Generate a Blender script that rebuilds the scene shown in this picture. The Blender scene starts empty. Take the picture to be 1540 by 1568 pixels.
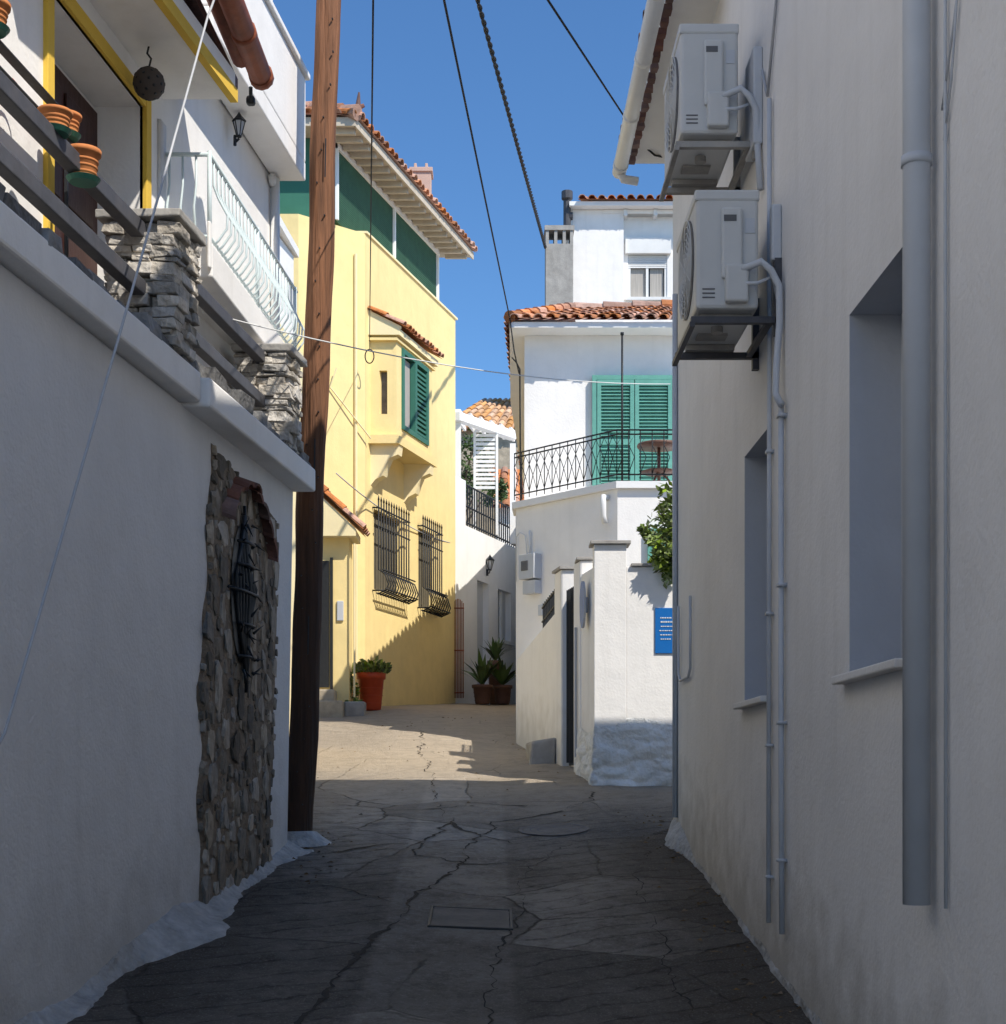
import bpy, bmesh, math, random
from mathutils import Vector, Matrix, noise
random.seed(7)
R = random.uniform
scene = bpy.context.scene

# ------------------------------------------------------------------ materials
def nn(nt, t, **kw):
    n = nt.nodes.new(t)
    for k, v in kw.items():
        setattr(n, k, v)
    return n

def M(name, col, rough=.85, var=.12, vscale=2.5, bump=.25, bscale=45, bscale2=5, island=0, metal=0,
      streak=0, dirt=(.22, .2, .17), grime=0, stretch=None, bdist=.01, spec=.3, zdark=None):
    m = bpy.data.materials.new(name); m.use_nodes = True
    nt = m.node_tree; L = nt.links.new
    bs = nt.nodes['Principled BSDF']
    bs.inputs['Roughness'].default_value = rough
    bs.inputs['Metallic'].default_value = metal
    bs.inputs['Specular IOR Level'].default_value = spec
    geo = nn(nt, 'ShaderNodeNewGeometry')
    pos = geo.outputs['Position']
    src = pos
    if stretch:
        mp = nn(nt, 'ShaderNodeMapping'); mp.inputs['Scale'].default_value = stretch
        L(pos, mp.inputs['Vector']); src = mp.outputs[0]
    n1 = nn(nt, 'ShaderNodeTexNoise'); n1.inputs['Scale'].default_value = vscale
    n1.inputs['Detail'].default_value = 8; n1.inputs['Roughness'].default_value = .65
    L(src, n1.inputs['Vector'])
    r = nn(nt, 'ShaderNodeMapRange'); r.inputs[1].default_value = .3; r.inputs[2].default_value = .7
    L(n1.outputs[0], r.inputs[0])
    mx = nn(nt, 'ShaderNodeMixRGB')
    mx.inputs[1].default_value = tuple(c*(1-var) for c in col)+(1,)
    mx.inputs[2].default_value = tuple(min(1, c*(1+var*.5)) for c in col)+(1,)
    L(r.outputs[0], mx.inputs[0]); out = mx.outputs[0]
    if island:
        hs = nn(nt, 'ShaderNodeHueSaturation')
        r2 = nn(nt, 'ShaderNodeMapRange'); r2.inputs[3].default_value = 1-island; r2.inputs[4].default_value = 1+island*.8
        L(geo.outputs['Random Per Island'], r2.inputs[0]); L(r2.outputs[0], hs.inputs['Value'])
        wn = nn(nt, 'ShaderNodeTexWhiteNoise', noise_dimensions='1D'); L(geo.outputs['Random Per Island'], wn.inputs['W'])
        r3 = nn(nt, 'ShaderNodeMapRange'); r3.inputs[3].default_value = .6; r3.inputs[4].default_value = 1.15
        L(wn.outputs[0], r3.inputs[0]); L(r3.outputs[0], hs.inputs['Saturation'])
        L(out, hs.inputs['Color']); out = hs.outputs[0]
    if streak:
        mp = nn(nt, 'ShaderNodeMapping'); mp.inputs['Scale'].default_value = (5, 5, .35); L(pos, mp.inputs['Vector'])
        n2 = nn(nt, 'ShaderNodeTexNoise'); n2.inputs['Scale'].default_value = 1.3; n2.inputs['Detail'].default_value = 7
        L(mp.outputs[0], n2.inputs['Vector'])
        r4 = nn(nt, 'ShaderNodeMapRange'); r4.inputs[1].default_value = .52; r4.inputs[2].default_value = .8; r4.inputs[4].default_value = streak
        L(n2.outputs[0], r4.inputs[0])
        m2 = nn(nt, 'ShaderNodeMixRGB'); m2.inputs[2].default_value = dirt+(1,)
        L(r4.outputs[0], m2.inputs[0]); L(out, m2.inputs[1]); out = m2.outputs[0]
    if zdark:   # shade on the lower part of the shaft, painted into its colour
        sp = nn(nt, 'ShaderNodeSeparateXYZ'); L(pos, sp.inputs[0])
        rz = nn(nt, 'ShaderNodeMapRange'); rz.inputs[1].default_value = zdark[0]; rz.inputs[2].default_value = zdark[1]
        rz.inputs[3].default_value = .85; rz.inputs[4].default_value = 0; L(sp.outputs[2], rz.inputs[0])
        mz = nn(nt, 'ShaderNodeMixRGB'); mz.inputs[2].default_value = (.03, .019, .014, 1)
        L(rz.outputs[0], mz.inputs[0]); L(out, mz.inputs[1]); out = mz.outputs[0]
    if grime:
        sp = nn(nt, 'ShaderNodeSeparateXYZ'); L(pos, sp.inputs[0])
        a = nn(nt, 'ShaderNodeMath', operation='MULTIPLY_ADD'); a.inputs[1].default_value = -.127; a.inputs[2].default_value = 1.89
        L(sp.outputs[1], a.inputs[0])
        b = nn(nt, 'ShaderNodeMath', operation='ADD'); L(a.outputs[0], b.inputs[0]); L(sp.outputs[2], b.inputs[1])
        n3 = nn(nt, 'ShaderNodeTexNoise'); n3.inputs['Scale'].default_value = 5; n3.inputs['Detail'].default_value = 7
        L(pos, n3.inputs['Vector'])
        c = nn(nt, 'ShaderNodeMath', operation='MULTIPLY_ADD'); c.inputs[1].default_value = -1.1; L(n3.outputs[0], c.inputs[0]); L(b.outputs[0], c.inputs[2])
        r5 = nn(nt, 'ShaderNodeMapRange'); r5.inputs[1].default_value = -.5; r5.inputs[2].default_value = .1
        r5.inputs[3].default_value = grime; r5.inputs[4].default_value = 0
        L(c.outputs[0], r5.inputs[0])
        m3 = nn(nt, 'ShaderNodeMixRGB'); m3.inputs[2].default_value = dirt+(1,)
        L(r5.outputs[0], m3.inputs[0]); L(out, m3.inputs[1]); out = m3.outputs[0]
    L(out, bs.inputs['Base Color'])
    if bump:
        f = nn(nt, 'ShaderNodeTexNoise'); f.inputs['Scale'].default_value = bscale; f.inputs['Detail'].default_value = 4
        g = nn(nt, 'ShaderNodeTexNoise'); g.inputs['Scale'].default_value = bscale2; g.inputs['Detail'].default_value = 3
        L(src, f.inputs['Vector']); L(src, g.inputs['Vector'])
        ad = nn(nt, 'ShaderNodeMath', operation='MULTIPLY_ADD'); ad.inputs[1].default_value = 2.5
        L(g.outputs[0], ad.inputs[0]); L(f.outputs[0], ad.inputs[2])
        bp = nn(nt, 'ShaderNodeBump'); bp.inputs['Strength'].default_value = bump; bp.inputs['Distance'].default_value = bdist
        L(ad.outputs[0], bp.inputs['Height']); L(bp.outputs[0], bs.inputs['Normal'])
    return m

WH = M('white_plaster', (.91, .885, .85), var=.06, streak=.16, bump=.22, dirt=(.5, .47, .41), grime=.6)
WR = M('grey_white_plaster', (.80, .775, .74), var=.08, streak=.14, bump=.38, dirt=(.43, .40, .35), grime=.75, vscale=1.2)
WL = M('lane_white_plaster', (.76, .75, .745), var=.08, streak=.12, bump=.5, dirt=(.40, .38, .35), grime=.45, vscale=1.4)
WF = M('rough_white_paint', (.76, .76, .74), var=.22, bump=.8, bscale=18, bscale2=6, bdist=.03, dirt=(.3, .27, .23), streak=.25)
WK = M('worn_whitewash', (.60, .60, .595), var=.4, vscale=9, bump=.9, bscale=26, bscale2=8, bdist=.025, dirt=(.2, .18, .15), streak=.3, grime=.35)
WC = M('clean_white', (.89, .88, .86), var=.05, bump=.12, streak=.12, dirt=(.5, .47, .43))
YE = M('yellow_plaster', (.93, .735, .345), var=.08, streak=.22, dirt=(.68, .50, .22), bump=.22, grime=0)
YL = M('light_yellow', (.95, .81, .48), var=.06, bump=.15)
YT = M('yellow_trim', (.82, .54, .08), var=.1, bump=.1)
TI = M('roof_tile', (.58, .25, .12), var=.35, vscale=12, island=.4, bump=.3)
TO = M('old_tile', (.22, .11, .085), var=.3, vscale=12, island=.35, bump=.3)
TE = M('teal_paint', (.14, .385, .315), var=.14, vscale=8, bump=.1, rough=.55, streak=.2, dirt=(.22, .42, .36))
GR = M('green_screen', (.06, .15, .095), var=.2, vscale=6, bump=.1, rough=.7)
GD = M('green_frame', (.045, .17, .115), var=.15, bump=.05, rough=.5)
IR = M('black_iron', (.025, .027, .03), var=.3, vscale=20, bump=.1, rough=.5)
ST = M('dark_steel', (.085, .085, .095), var=.25, vscale=10, bump=.08, rough=.55, streak=.2, dirt=(.18, .14, .11))
BL = M('pale_blue_metal', (.66, .76, .77), var=.1, bump=.05, rough=.45)
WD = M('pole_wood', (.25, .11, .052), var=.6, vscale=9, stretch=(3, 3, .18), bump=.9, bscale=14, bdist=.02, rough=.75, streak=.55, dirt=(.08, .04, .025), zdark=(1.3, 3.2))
CO = M('concrete', (.40, .38, .35), var=.25, vscale=4, bump=.5, streak=.35, dirt=(.15, .14, .13))
CD = M('concrete_dark', (.20, .18, .155), var=.35, vscale=6, bump=.6)
MO = M('mortar', (.24, .19, .14), var=.35, vscale=9, bump=.9, bscale=35, bdist=.02)
S1 = M('field_stone', (.31, .265, .21), var=.4, vscale=14, island=.65, bump=.7, bscale=30, bdist=.012)
S2 = M('ledge_stone', (.54, .49, .42), var=.4, vscale=11, island=.35, bump=.9, bscale=22, bdist=.03)
S3 = M('slate_edge', (.24, .235, .23), var=.35, vscale=9, island=.4, bump=.8, bscale=20, bdist=.02)
AC = M('ac_casing', (.62, .62, .60), var=.06, bump=.03, rough=.45, streak=.25, dirt=(.4, .37, .33))
AD = M('ac_dark', (.14, .14, .145), var=.2, bump=.05, rough=.6)
PV = M('pvc_pipe', (.56, .58, .61), var=.08, bump=.05, rough=.5, streak=.25, dirt=(.32, .31, .3))
PJ = M('painted_reveal', (.48, .50, .54), var=.08, bump=.2, streak=.15, dirt=(.32, .31, .3))
PW = M('white_pipe', (.8, .8, .78), var=.08, bump=.05, rough=.45)
CA = M('cable_black', (.03, .03, .032), var=.1, bump=0)
CG = M('cable_grey', (.5, .51, .53), var=.1, bump=0)
TC = M('terracotta', (.62, .23, .08), var=.2, vscale=8, bump=.15)
RP = M('red_glaze', (.50, .07, .025), var=.12, vscale=8, bump=.05, rough=.4)
DW = M('dark_door', (.06, .022, .016), var=.3, vscale=10, stretch=(3, 3, .4), bump=.2, rough=.5)
RU = M('rust_paint', (.30, .085, .04), var=.35, vscale=8, bump=.3, rough=.6)
BM = M('brown_metal', (.17, .09, .065), var=.2, bump=.1, rough=.5)
BS = M('blue_enamel', (.01, .15, .48), var=.08, bump=.03, rough=.35)
LF = M('leaf', (.07, .13, .03), var=.3, island=.6, bump=0, rough=.55)
LG = M('citrus_leaf', (.18, .25, .035), var=.3, island=.6, bump=0, rough=.45)
LD = M('dry_leaf', (.26, .16, .07), var=.3, island=.5, bump=0)
BK = M('bark', (.13, .1, .07), var=.3, vscale=12, bump=.5)
WO = M('soffit_wood', (.60, .52, .41), var=.15, vscale=8, bump=.1)
CT = M('curtain', (.45, .42, .38), var=.2, stretch=(14, 14, .5), vscale=2, bump=.2)
GS = M('glass_dark', (.05, .06, .07), var=.2, bump=0, rough=.08, spec=.6)
HS = M('far_stone', (.48, .41, .31), var=.35, vscale=5, bump=.5, bscale=10)
CK = M('crack_dirt', (.04, .034, .028), var=.3, vscale=20, bump=.3)

def street_material():
    m = bpy.data.materials.new('street_concrete'); m.use_nodes = True
    nt = m.node_tree; L = nt.links.new; bs = nt.nodes['Principled BSDF']
    bs.inputs['Roughness'].default_value = .88; bs.inputs['Specular IOR Level'].default_value = .25
    geo = nn(nt, 'ShaderNodeNewGeometry'); pos = geo.outputs['Position']
    sp = nn(nt, 'ShaderNodeSeparateXYZ'); L(pos, sp.inputs[0])
    def noi(scale, detail=8, rough=.6, vec=pos):
        n = nn(nt, 'ShaderNodeTexNoise'); n.inputs['Scale'].default_value = scale; n.inputs['Detail'].default_value = detail
        n.inputs['Roughness'].default_value = rough; L(vec, n.inputs['Vector']); return n
    def mr(i, a, b, c, d):
        r = nn(nt, 'ShaderNodeMapRange'); L(i, r.inputs[0])
        for k, v in zip((1, 2, 3, 4), (a, b, c, d)): r.inputs[k].default_value = v
        return r.outputs[0]
    def mix(f, a, b, mode='MIX'):
        x = nn(nt, 'ShaderNodeMixRGB', blend_type=mode)
        for i, v in ((0, f), (1, a), (2, b)):
            if isinstance(v, (tuple, float, int)): x.inputs[i].default_value = v if not isinstance(v, tuple) else v+(1,)
            else: L(v, x.inputs[i])
        return x.outputs[0]
    def mth(op, a, b):
        x = nn(nt, 'ShaderNodeMath', operation=op)
        for i, v in ((0, a), (1, b)):
            if isinstance(v, (float, int)): x.inputs[i].default_value = v
            else: L(v, x.inputs[i])
        return x.outputs[0]
    n1 = noi(1.1); n2 = noi(6, 10, .75); n3 = noi(85, 3); n4 = noi(22, 6, .7)
    col = mix(mr(n1.outputs[0], .35, .65, 0, 1), (.245, .218, .185), (.40, .36, .31))
    col = mix(mr(n2.outputs[0], .47, .66, 0, .7), col, (.115, .10, .083))
    col = mix(mr(n4.outputs[0], .50, .70, 0, .6), col, (.47, .43, .38))
    # patched slabs: every slab a slightly different tone
    dist = nn(nt, 'ShaderNodeMixRGB'); dist.inputs[0].default_value = .16; L(pos, dist.inputs[1]); L(noi(1.9, 7).outputs[1], dist.inputs[2])
    vc = nn(nt, 'ShaderNodeTexVoronoi', feature='F1'); vc.inputs['Scale'].default_value = .85; L(dist.outputs[0], vc.inputs['Vector'])
    bw = nn(nt, 'ShaderNodeRGBToBW'); L(vc.outputs['Color'], bw.inputs[0])
    tone = mr(bw.outputs[0], .2, .8, .66, 1.3)
    # central strip was cast separately and is paler
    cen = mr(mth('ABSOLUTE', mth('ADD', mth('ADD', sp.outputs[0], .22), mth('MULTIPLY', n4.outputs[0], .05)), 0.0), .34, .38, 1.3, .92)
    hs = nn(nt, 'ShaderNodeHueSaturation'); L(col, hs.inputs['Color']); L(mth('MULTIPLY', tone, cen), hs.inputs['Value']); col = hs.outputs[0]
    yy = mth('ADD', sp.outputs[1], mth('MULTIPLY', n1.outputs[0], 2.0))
    far = mr(yy, 12.5, 16.5, 0, 1)  # paler past the shadow edge: sunlight put into the ground colour
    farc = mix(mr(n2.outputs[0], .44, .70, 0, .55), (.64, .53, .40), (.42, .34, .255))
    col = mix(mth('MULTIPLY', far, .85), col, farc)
    # gutters collect soil
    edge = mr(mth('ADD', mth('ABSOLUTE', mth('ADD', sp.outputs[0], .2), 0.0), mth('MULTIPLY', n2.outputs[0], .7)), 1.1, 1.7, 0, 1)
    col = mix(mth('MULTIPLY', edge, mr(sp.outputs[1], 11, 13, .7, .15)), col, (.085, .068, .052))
    col = mix(mr(n3.outputs[0], .55, .72, 0, .4), col, (.56, .52, .46))
    # anti-slip ribs at both sides
    wob = noi(2.2, 5)
    ribc = mth('ADD', mth('ADD', mth('MULTIPLY', sp.outputs[1], 4.2), mth('MULTIPLY', sp.outputs[0], -1.9)), mth('MULTIPLY', wob.outputs[0], 1.4))
    fr = mth('FRACT', ribc, 0.0)
    tri = mth('ABSOLUTE', mth('SUBTRACT', fr, .5), 0.0)
    rib = mr(tri, .0, .075, 1, 0)
    sidemask = mr(mth('ABSOLUTE', mth('ADD', sp.outputs[0], .22), 0.0), .36, .42, 0, 1)
    nearm = mr(sp.outputs[1], 11.5, 14, 1, .0)
    rib = mth('MULTIPLY', mth('MULTIPLY', rib, sidemask), nearm)
    rib = mth('MULTIPLY', rib, mr(n2.outputs[0], .35, .6, .15, 1))
    col = mix(mth('MULTIPLY', rib, .8), col, (.05, .043, .036))
    vo = nn(nt, 'ShaderNodeTexVoronoi', feature='DISTANCE_TO_EDGE'); vo.inputs['Scale'].default_value = .85; L(dist.outputs[0], vo.inputs['Vector'])
    ck = mth('MULTIPLY', mr(vo.outputs[0], .002, .009, 1, 0), mr(n1.outputs[0], .42, .55, 0, 1))
    ck = mth('MULTIPLY', ck, mr(sp.outputs[1], 13, 16, 1, .35))
    col = mix(mth('MULTIPLY', ck, .75), col, (.06, .05, .042))
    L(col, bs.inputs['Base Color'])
    h = mth('SUBTRACT', mth('ADD', mth('ADD', mth('MULTIPLY', n3.outputs[0], .6), mth('MULTIPLY', n4.outputs[0], 1.5)), mth('MULTIPLY', n2.outputs[0], 2.4)), mth('MULTIPLY', mth('ADD', rib, ck), 1.5))
    bp = nn(nt, 'ShaderNodeBump'); bp.inputs['Strength'].default_value = 1.0; bp.inputs['Distance'].default_value = .026
    L(h, bp.inputs['Height']); L(bp.outputs[0], bs.inputs['Normal'])
    return m
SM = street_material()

# ------------------------------------------------------------------ mesh tools
def ID(x, y, z): return (x, y, z)
def empty(name, loc=(0, 0, 0)):
    e = bpy.data.objects.new(name, None); e.location = (0, 0, 0)
    e.empty_display_size = .2
    scene.collection.objects.link(e); return e

class MB:
    def __init__(s, fr=ID): s.v = []; s.f = []; s.m = []; s.fr = fr
    def P(s, p): return Vector(s.fr(*p))
    def add(s, p): s.v.append(s.P(p)); return len(s.v)-1
    def addw(s, p): s.v.append(Vector(p)); return len(s.v)-1
    def face(s, idx, m=0): s.f.append(tuple(idx)); s.m.append(m)
    def quad(s, pts, m=0): s.face([s.add(p) for p in pts], m)
    def hexa(s, ps, m=0):
        i = [s.add(p) for p in ps]
        for q in ((0,3,2,1),(4,5,6,7),(0,1,5,4),(1,2,6,5),(2,3,7,6),(3,0,4,7)): s.face([i[k] for k in q], m)
    def box(s, a, b, m=0, j=0):
        x0, y0, z0 = a; x1, y1, z1 = b
        ps = [(x0,y0,z0),(x1,y0,z0),(x1,y1,z0),(x0,y1,z0),(x0,y0,z1),(x1,y0,z1),(x1,y1,z1),(x0,y1,z1)]
        if j: ps = [(p[0]+R(-j,j), p[1]+R(-j,j), p[2]+R(-j,j)) for p in ps]
        s.hexa(ps, m)
    def prism(s, poly, z0, z1, m=0):
        n = len(poly)
        zz0 = z0 if isinstance(z0, (list, tuple)) else [z0]*n
        zz1 = z1 if isinstance(z1, (list, tuple)) else [z1]*n
        a = [s.add((p[0], p[1], zz0[i])) for i, p in enumerate(poly)]
        b = [s.add((p[0], p[1], zz1[i])) for i, p in enumerate(poly)]
        s.face(a[::-1], m); s.face(b, m)
        for i in range(n):
            k = (i+1) % n; s.face((a[i], a[k], b[k], b[i]), m)
    def tube(s, pts, r, m=0, n=8, cap=True):
        P = [s.P(p) for p in pts]; rr = r if isinstance(r, (list, tuple)) else [r]*len(P)
        rings = []; ref = None
        for i, p in enumerate(P):
            d = (P[min(i+1, len(P)-1)]-P[max(i-1, 0)])
            if d.length < 1e-9: d = Vector((0, 0, 1))
            d.normalize()
            if ref is None:
                ref = Vector((1, 0, 0)) if abs(d.x) < .8 else Vector((0, 1, 0))
            a = (ref-d*ref.dot(d)).normalized(); ref = a; b = d.cross(a)
            rings.append([s.addw(p+(a*math.cos(t)+b*math.sin(t))*rr[i]) for t in [2*math.pi*k/n for k in range(n)]])
        for i in range(len(rings)-1):
            for k in range(n):
                q = (k+1) % n; s.face((rings[i][k], rings[i][q], rings[i+1][q], rings[i+1][k]), m)
        if cap: s.face(rings[0][::-1], m); s.face(rings[-1], m)
    def lathe(s, c, prof, m=0, n=20):
        c = s.P(c); rings = []
        for r, z in prof:
            rings.append([s.addw(c+Vector((r*math.cos(t), r*math.sin(t), z))) for t in [2*math.pi*k/n for k in range(n)]])
        for i in range(len(rings)-1):
            for k in range(n):
                q = (k+1) % n; s.face((rings[i][k], rings[i][q], rings[i+1][q], rings[i+1][k]), m)
        s.face(rings[0][::-1], m)
    def blob(s, c, rad, m=0, sub=1, jit=.25, flat=None):
        bm = bmesh.new(); bmesh.ops.create_icosphere(bm, subdivisions=sub, radius=1)
        off = Vector((R(0, 99), R(0, 99), R(0, 99))); base = len(s.v); c = s.P(c)
        rot = Matrix.Rotation(R(0, 6.28), 3, 'X')
        for v in bm.verts:
            k = 1+jit*noise.noise(v.co*1.7+off)*1.6
            q = rot @ (v.co*k)
            q = Vector([math.copysign(abs(t)**.7, t) for t in q])
            if flat: q.x = min(q.x, flat+.12*q.y*math.sin(off.x)+.12*q.z*math.cos(off.y))
            s.addw(c+Vector((q.x*rad[0], q.y*rad[1], q.z*rad[2])))
        for f in bm.faces: s.face([base+v.index for v in f.verts], m)
        bm.free()
    def wall(s, s0, s1, z0, z1, o, ops, m=0, mr=0):
        """front face at offset o with real openings (s0,s1,z0,z1,depth,backmat)"""
        xs = sorted({s0, s1, *[q for p in ops for q in p[:2]]}); zs = sorted({z0, z1, *[q for p in ops for q in p[2:4]]})
        for i in range(len(xs)-1):
            for k in range(len(zs)-1):
                cx = (xs[i]+xs[i+1])/2; cz = (zs[k]+zs[k+1])/2
                if any(p[0] < cx < p[1] and p[2] < cz < p[3] for p in ops): continue
                s.quad([(xs[i], o, zs[k]), (xs[i+1], o, zs[k]), (xs[i+1], o, zs[k+1]), (xs[i], o, zs[k+1])], m)
        for a, b, c, d, dep, bmt in ops:
            q = o-dep
            s.quad([(a, o, c), (a, q, c), (a, q, d), (a, o, d)], mr); s.quad([(b, o, c), (b, q, c), (b, q, d), (b, o, d)], mr)
            s.quad([(a, o, c), (b, o, c), (b, q, c), (a, q, c)], mr); s.quad([(a, o, d), (b, o, d), (b, q, d), (a, q, d)], mr)
            s.quad([(a, q, c), (b, q, c), (b, q, d), (a, q, d)], bmt)
    def leaves(s, c, rad, n, size, m=0, shell=.5):
        c = Vector(c)
        clumps = [(Vector((R(-1,1), R(-1,1), R(-1,1))).normalized()*R(.35, .95), R(.25, .5)) for _ in range(max(5, n//60))]
        for _ in range(n):
            cc, cr = random.choice(clumps)
            d = Vector((random.gauss(0, 1), random.gauss(0, 1), random.gauss(0, 1))).normalized()*cr*R(.4, 1)
            p = c+Vector(((cc.x+d.x)*rad[0], (cc.y+d.y)*rad[1], (cc.z+d.z)*rad[2]))
            a = Vector((R(-1,1), R(-1,1), R(-.6,.6))).normalized(); b = a.cross(Vector((R(-1,1), R(-1,1), R(.2,1)))).normalized()
            l = size*R(.6, 1.2); w = l*.42
            i = [s.addw(p-a*l*.5), s.addw(p+b*w*.5), s.addw(p+a*l*.5), s.addw(p-b*w*.5)]
            s.face(i, m)
    def tiles(s, e0, e1, r0, r1, pitch=.2, row=.33, m=0, under=None, lift=.0):
        e0, e1, r0, r1 = map(Vector, (e0, e1, r0, r1))
        nc = max(2, round((e1-e0).length/pitch)); nr = max(1, round((r0-e0).length/row))
        nrm = (e1-e0).cross((r0+r1)/2-(e0+e1)/2).normalized()
        if nrm.z < 0: nrm = -nrm
        for i in range(nc):
            a = (i+.5)/nc
            E = e0.lerp(e1, a); Q = r0.lerp(r1, a); wd = (e1-e0).normalized()
            for j in range(nr):
                t0 = j/nr; t1 = min(1.0, (j+1.12)/nr)
                jx = wd*R(-.012, .012)
                A = E.lerp(Q, t0)+nrm*(.028+lift+R(-.006, .008))+jx; B = E.lerp(Q, t1)+nrm*(.008+lift)+jx
                if j == 0: A -= (Q-E).normalized()*R(0, .035)
                wl = ((e1-e0).length*(1-t0)+(r1-r0).length*t0)/nc
                ra = wl*.40; rb = wl*.34; K = 6
                ia = []; ib = []; ic = []
                for k in range(K+1):
                    th = math.pi*k/K
                    ia.append(s.addw(A+wd*math.cos(th)*ra+nrm*math.sin(th)*ra*.85))
                    ib.append(s.addw(B+wd*math.cos(th)*rb+nrm*math.sin(th)*rb*.85))
                    ic.append(s.addw(A+wd*math.cos(th)*ra*.8+nrm*(math.sin(th)*ra*.85*.8)))
                for k in range(K):
                    s.face((ia[k], ia[k+1], ib[k+1], ib[k]), m); s.face((ia[k], ia[k+1], ic[k+1], ic[k]), m)
        u = under if under is not None else m
        s.face([s.addw(p+nrm*(.004+lift)) for p in (e0, e1, r1, r0)], u)
    def build(s, name, mats, parent=None, smooth=False, bevel=0, norm=True):
        me = bpy.data.meshes.new(name); me.from_pydata([tuple(v) for v in s.v], [], s.f)
        for m in mats: me.materials.append(m)
        for p, mi in zip(me.polygons, s.m): p.material_index = mi; p.use_smooth = smooth
        if norm:
            bm = bmesh.new(); bm.from_mesh(me); bmesh.ops.recalc_face_normals(bm, faces=bm.faces); bm.to_mesh(me); bm.free()
        ob = bpy.data.objects.new(name, me); scene.collection.objects.link(ob)
        if parent: ob.parent = parent
        if bevel:
            b = ob.modifiers.new('bevel', 'BEVEL'); b.width = bevel; b.segments = 2; b.limit_method = 'ANGLE'
        return ob

# street level profile (datum 0 = eye level)
GP = [(-300, -1.95), (-2, -1.95), (6.7, -1.04), (11, -.49), (14.2, -.08), (24, 1.13), (28.5, 1.40), (33, 1.52), (60, 1.6), (900, 1.6)]
def gz(y):
    for (a, za), (b, zb) in zip(GP, GP[1:]):
        if y <= b: return za+(zb-za)*(y-a)/(b-a)
    return 1.6

# ------------------------------------------------------------------ ground + street
g = MB()
ys = [-400, -60, -2, 6.7, 11, 14.2, 24, 28.5, 33, 60, 150, 900]; xs = [-600, -60, -12, -4, 4, 12, 60, 600]
idx = {(i, k): g.addw((x, y, gz(y)-.08)) for i, x in enumerate(xs) for k, y in enumerate(ys)}
for i in range(len(xs)-1):
    for k in range(len(ys)-1): g.face((idx[i,k], idx[i+1,k], idx[i+1,k+1], idx[i,k+1]))
g.build('ground', [CD])
st = MB(); nx, ny = 70, 420
def sz(x, y):
    return gz(y)+.022*noise.noise(Vector((x*.8, y*.5, 3)))+.010*noise.noise(Vector((x*3, y*3, 1))) - .03*math.exp(-((x-.15)/.5)**2)
idx = {}
for i in range(nx+1):
    for k in range(ny+1):
        x = -5+10*i/nx; y = -3+40*k/ny; idx[i,k] = st.addw((x, y, sz(x, y)))
for i in range(nx):
    for k in range(ny): st.face((idx[i,k], idx[i+1,k], idx[i+1,k+1], idx[i,k+1]))
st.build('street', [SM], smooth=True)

ck = MB()
def crack(pts, w, seg=.045, jag=.012):
    P = []; so = R(0, 99)
    for a, b in zip(pts, pts[1:]):
        n = max(2, int(math.hypot(b[0]-a[0], b[1]-a[1])/seg))
        for i in range(n): P.append((a[0]+(b[0]-a[0])*i/n, a[1]+(b[1]-a[1])*i/n))
    P.append(pts[-1]); Lft = []; Rgt = []
    for i, (x, y) in enumerate(P):
        q = P[min(i+1, len(P)-1)]; p = P[max(i-1, 0)]; dx, dy = q[0]-p[0], q[1]-p[1]; l = math.hypot(dx, dy) or 1
        x0, y0 = x, y
        x += .09*noise.noise(Vector((x0*3, y0*3, so)))+.04*noise.noise(Vector((x0*9, y0*9, so)))+R(-jag, jag)
        y += .09*noise.noise(Vector((x0*3, y0*3, so+9)))+.04*noise.noise(Vector((x0*9, y0*9, so+9)))+R(-jag, jag)
        ww = w*max(.12, .55+1.2*noise.noise(Vector((x0*2.5, y0*2.5, so+3))))*R(.5, 1.0)
        ax, ay = x-dy/l*ww, y+dx/l*ww; bx, by = x+dy/l*ww*R(.4, 1), y-dx/l*ww*R(.4, 1)
        Lft.append(ck.addw((ax, ay, sz(ax, ay)+.005))); Rgt.append(ck.addw((bx, by, sz(bx, by)+.005)))
    for i in range(len(P)-1): ck.face((Lft[i], Lft[i+1], Rgt[i+1], Rgt[i]))
crack([(-1.0, 5.6), (-.82, 6.71), (-.69, 7.6), (-.57, 8.17), (-.52, 8.93), (-.30, 9.83), (-.16, 10.3), (.25, 10.4)], .026)
crack([(-.02, 5.5), (-.015, 6.71), (.03, 8.02), (.20, 8.84), (.22, 10.06)], .013)
crack([(.9, 5.6), (.88, 6.71), (.91, 8.02), (.96, 9.83), (1.15, 10.9)], .009)
crack([(-.53, 11.1), (-.31, 12.07), (-.05, 11.5), (.05, 12.2), (.6, 12.6)], .03)
crack([(-.31, 12.07), (-.45, 12.8), (-.1, 13.2), (.35, 13.0)], .022)
crack([(-1.1, 10.7), (-.53, 11.1), (-.2, 10.9), (-.05, 11.5), (.2, 11.2)], .022)
crack([(-.53, 11.1), (-.5, 10.6), (-.3, 10.4), (-.16, 10.3)], .018)
crack([(-1.3, 12.9), (-.8, 12.7), (-.45, 12.8)], .016)
crack([(-.2, 10.9), (-.16, 10.3)], .014)
crack([(-.98, 20.5), (-.75, 17), (-.51, 13.9), (-.45, 12.8)], .012)
crack([(-1.6, 11.9), (-.6, 12.05), (.5, 12.0), (1.4, 12.2)], .010)
crack([(-1.9, 15.3), (-.6, 15.5), (.6, 15.3)], .007)
crack([(-2.0, 19), (-.6, 19.2), (.4, 19.0)], .007)
crack([(.22, 10.06), (.5, 11.0), (1.0, 11.3), (1.6, 11.8)], .010)
crack([(-.52, 8.93), (-.9, 9.4), (-1.2, 9.5)], .010)
crack([(.6, 12.6), (.9, 13.2), (1.0, 13.8)], .014)
ck.build('street_cracks', [CK], norm=False)

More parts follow.
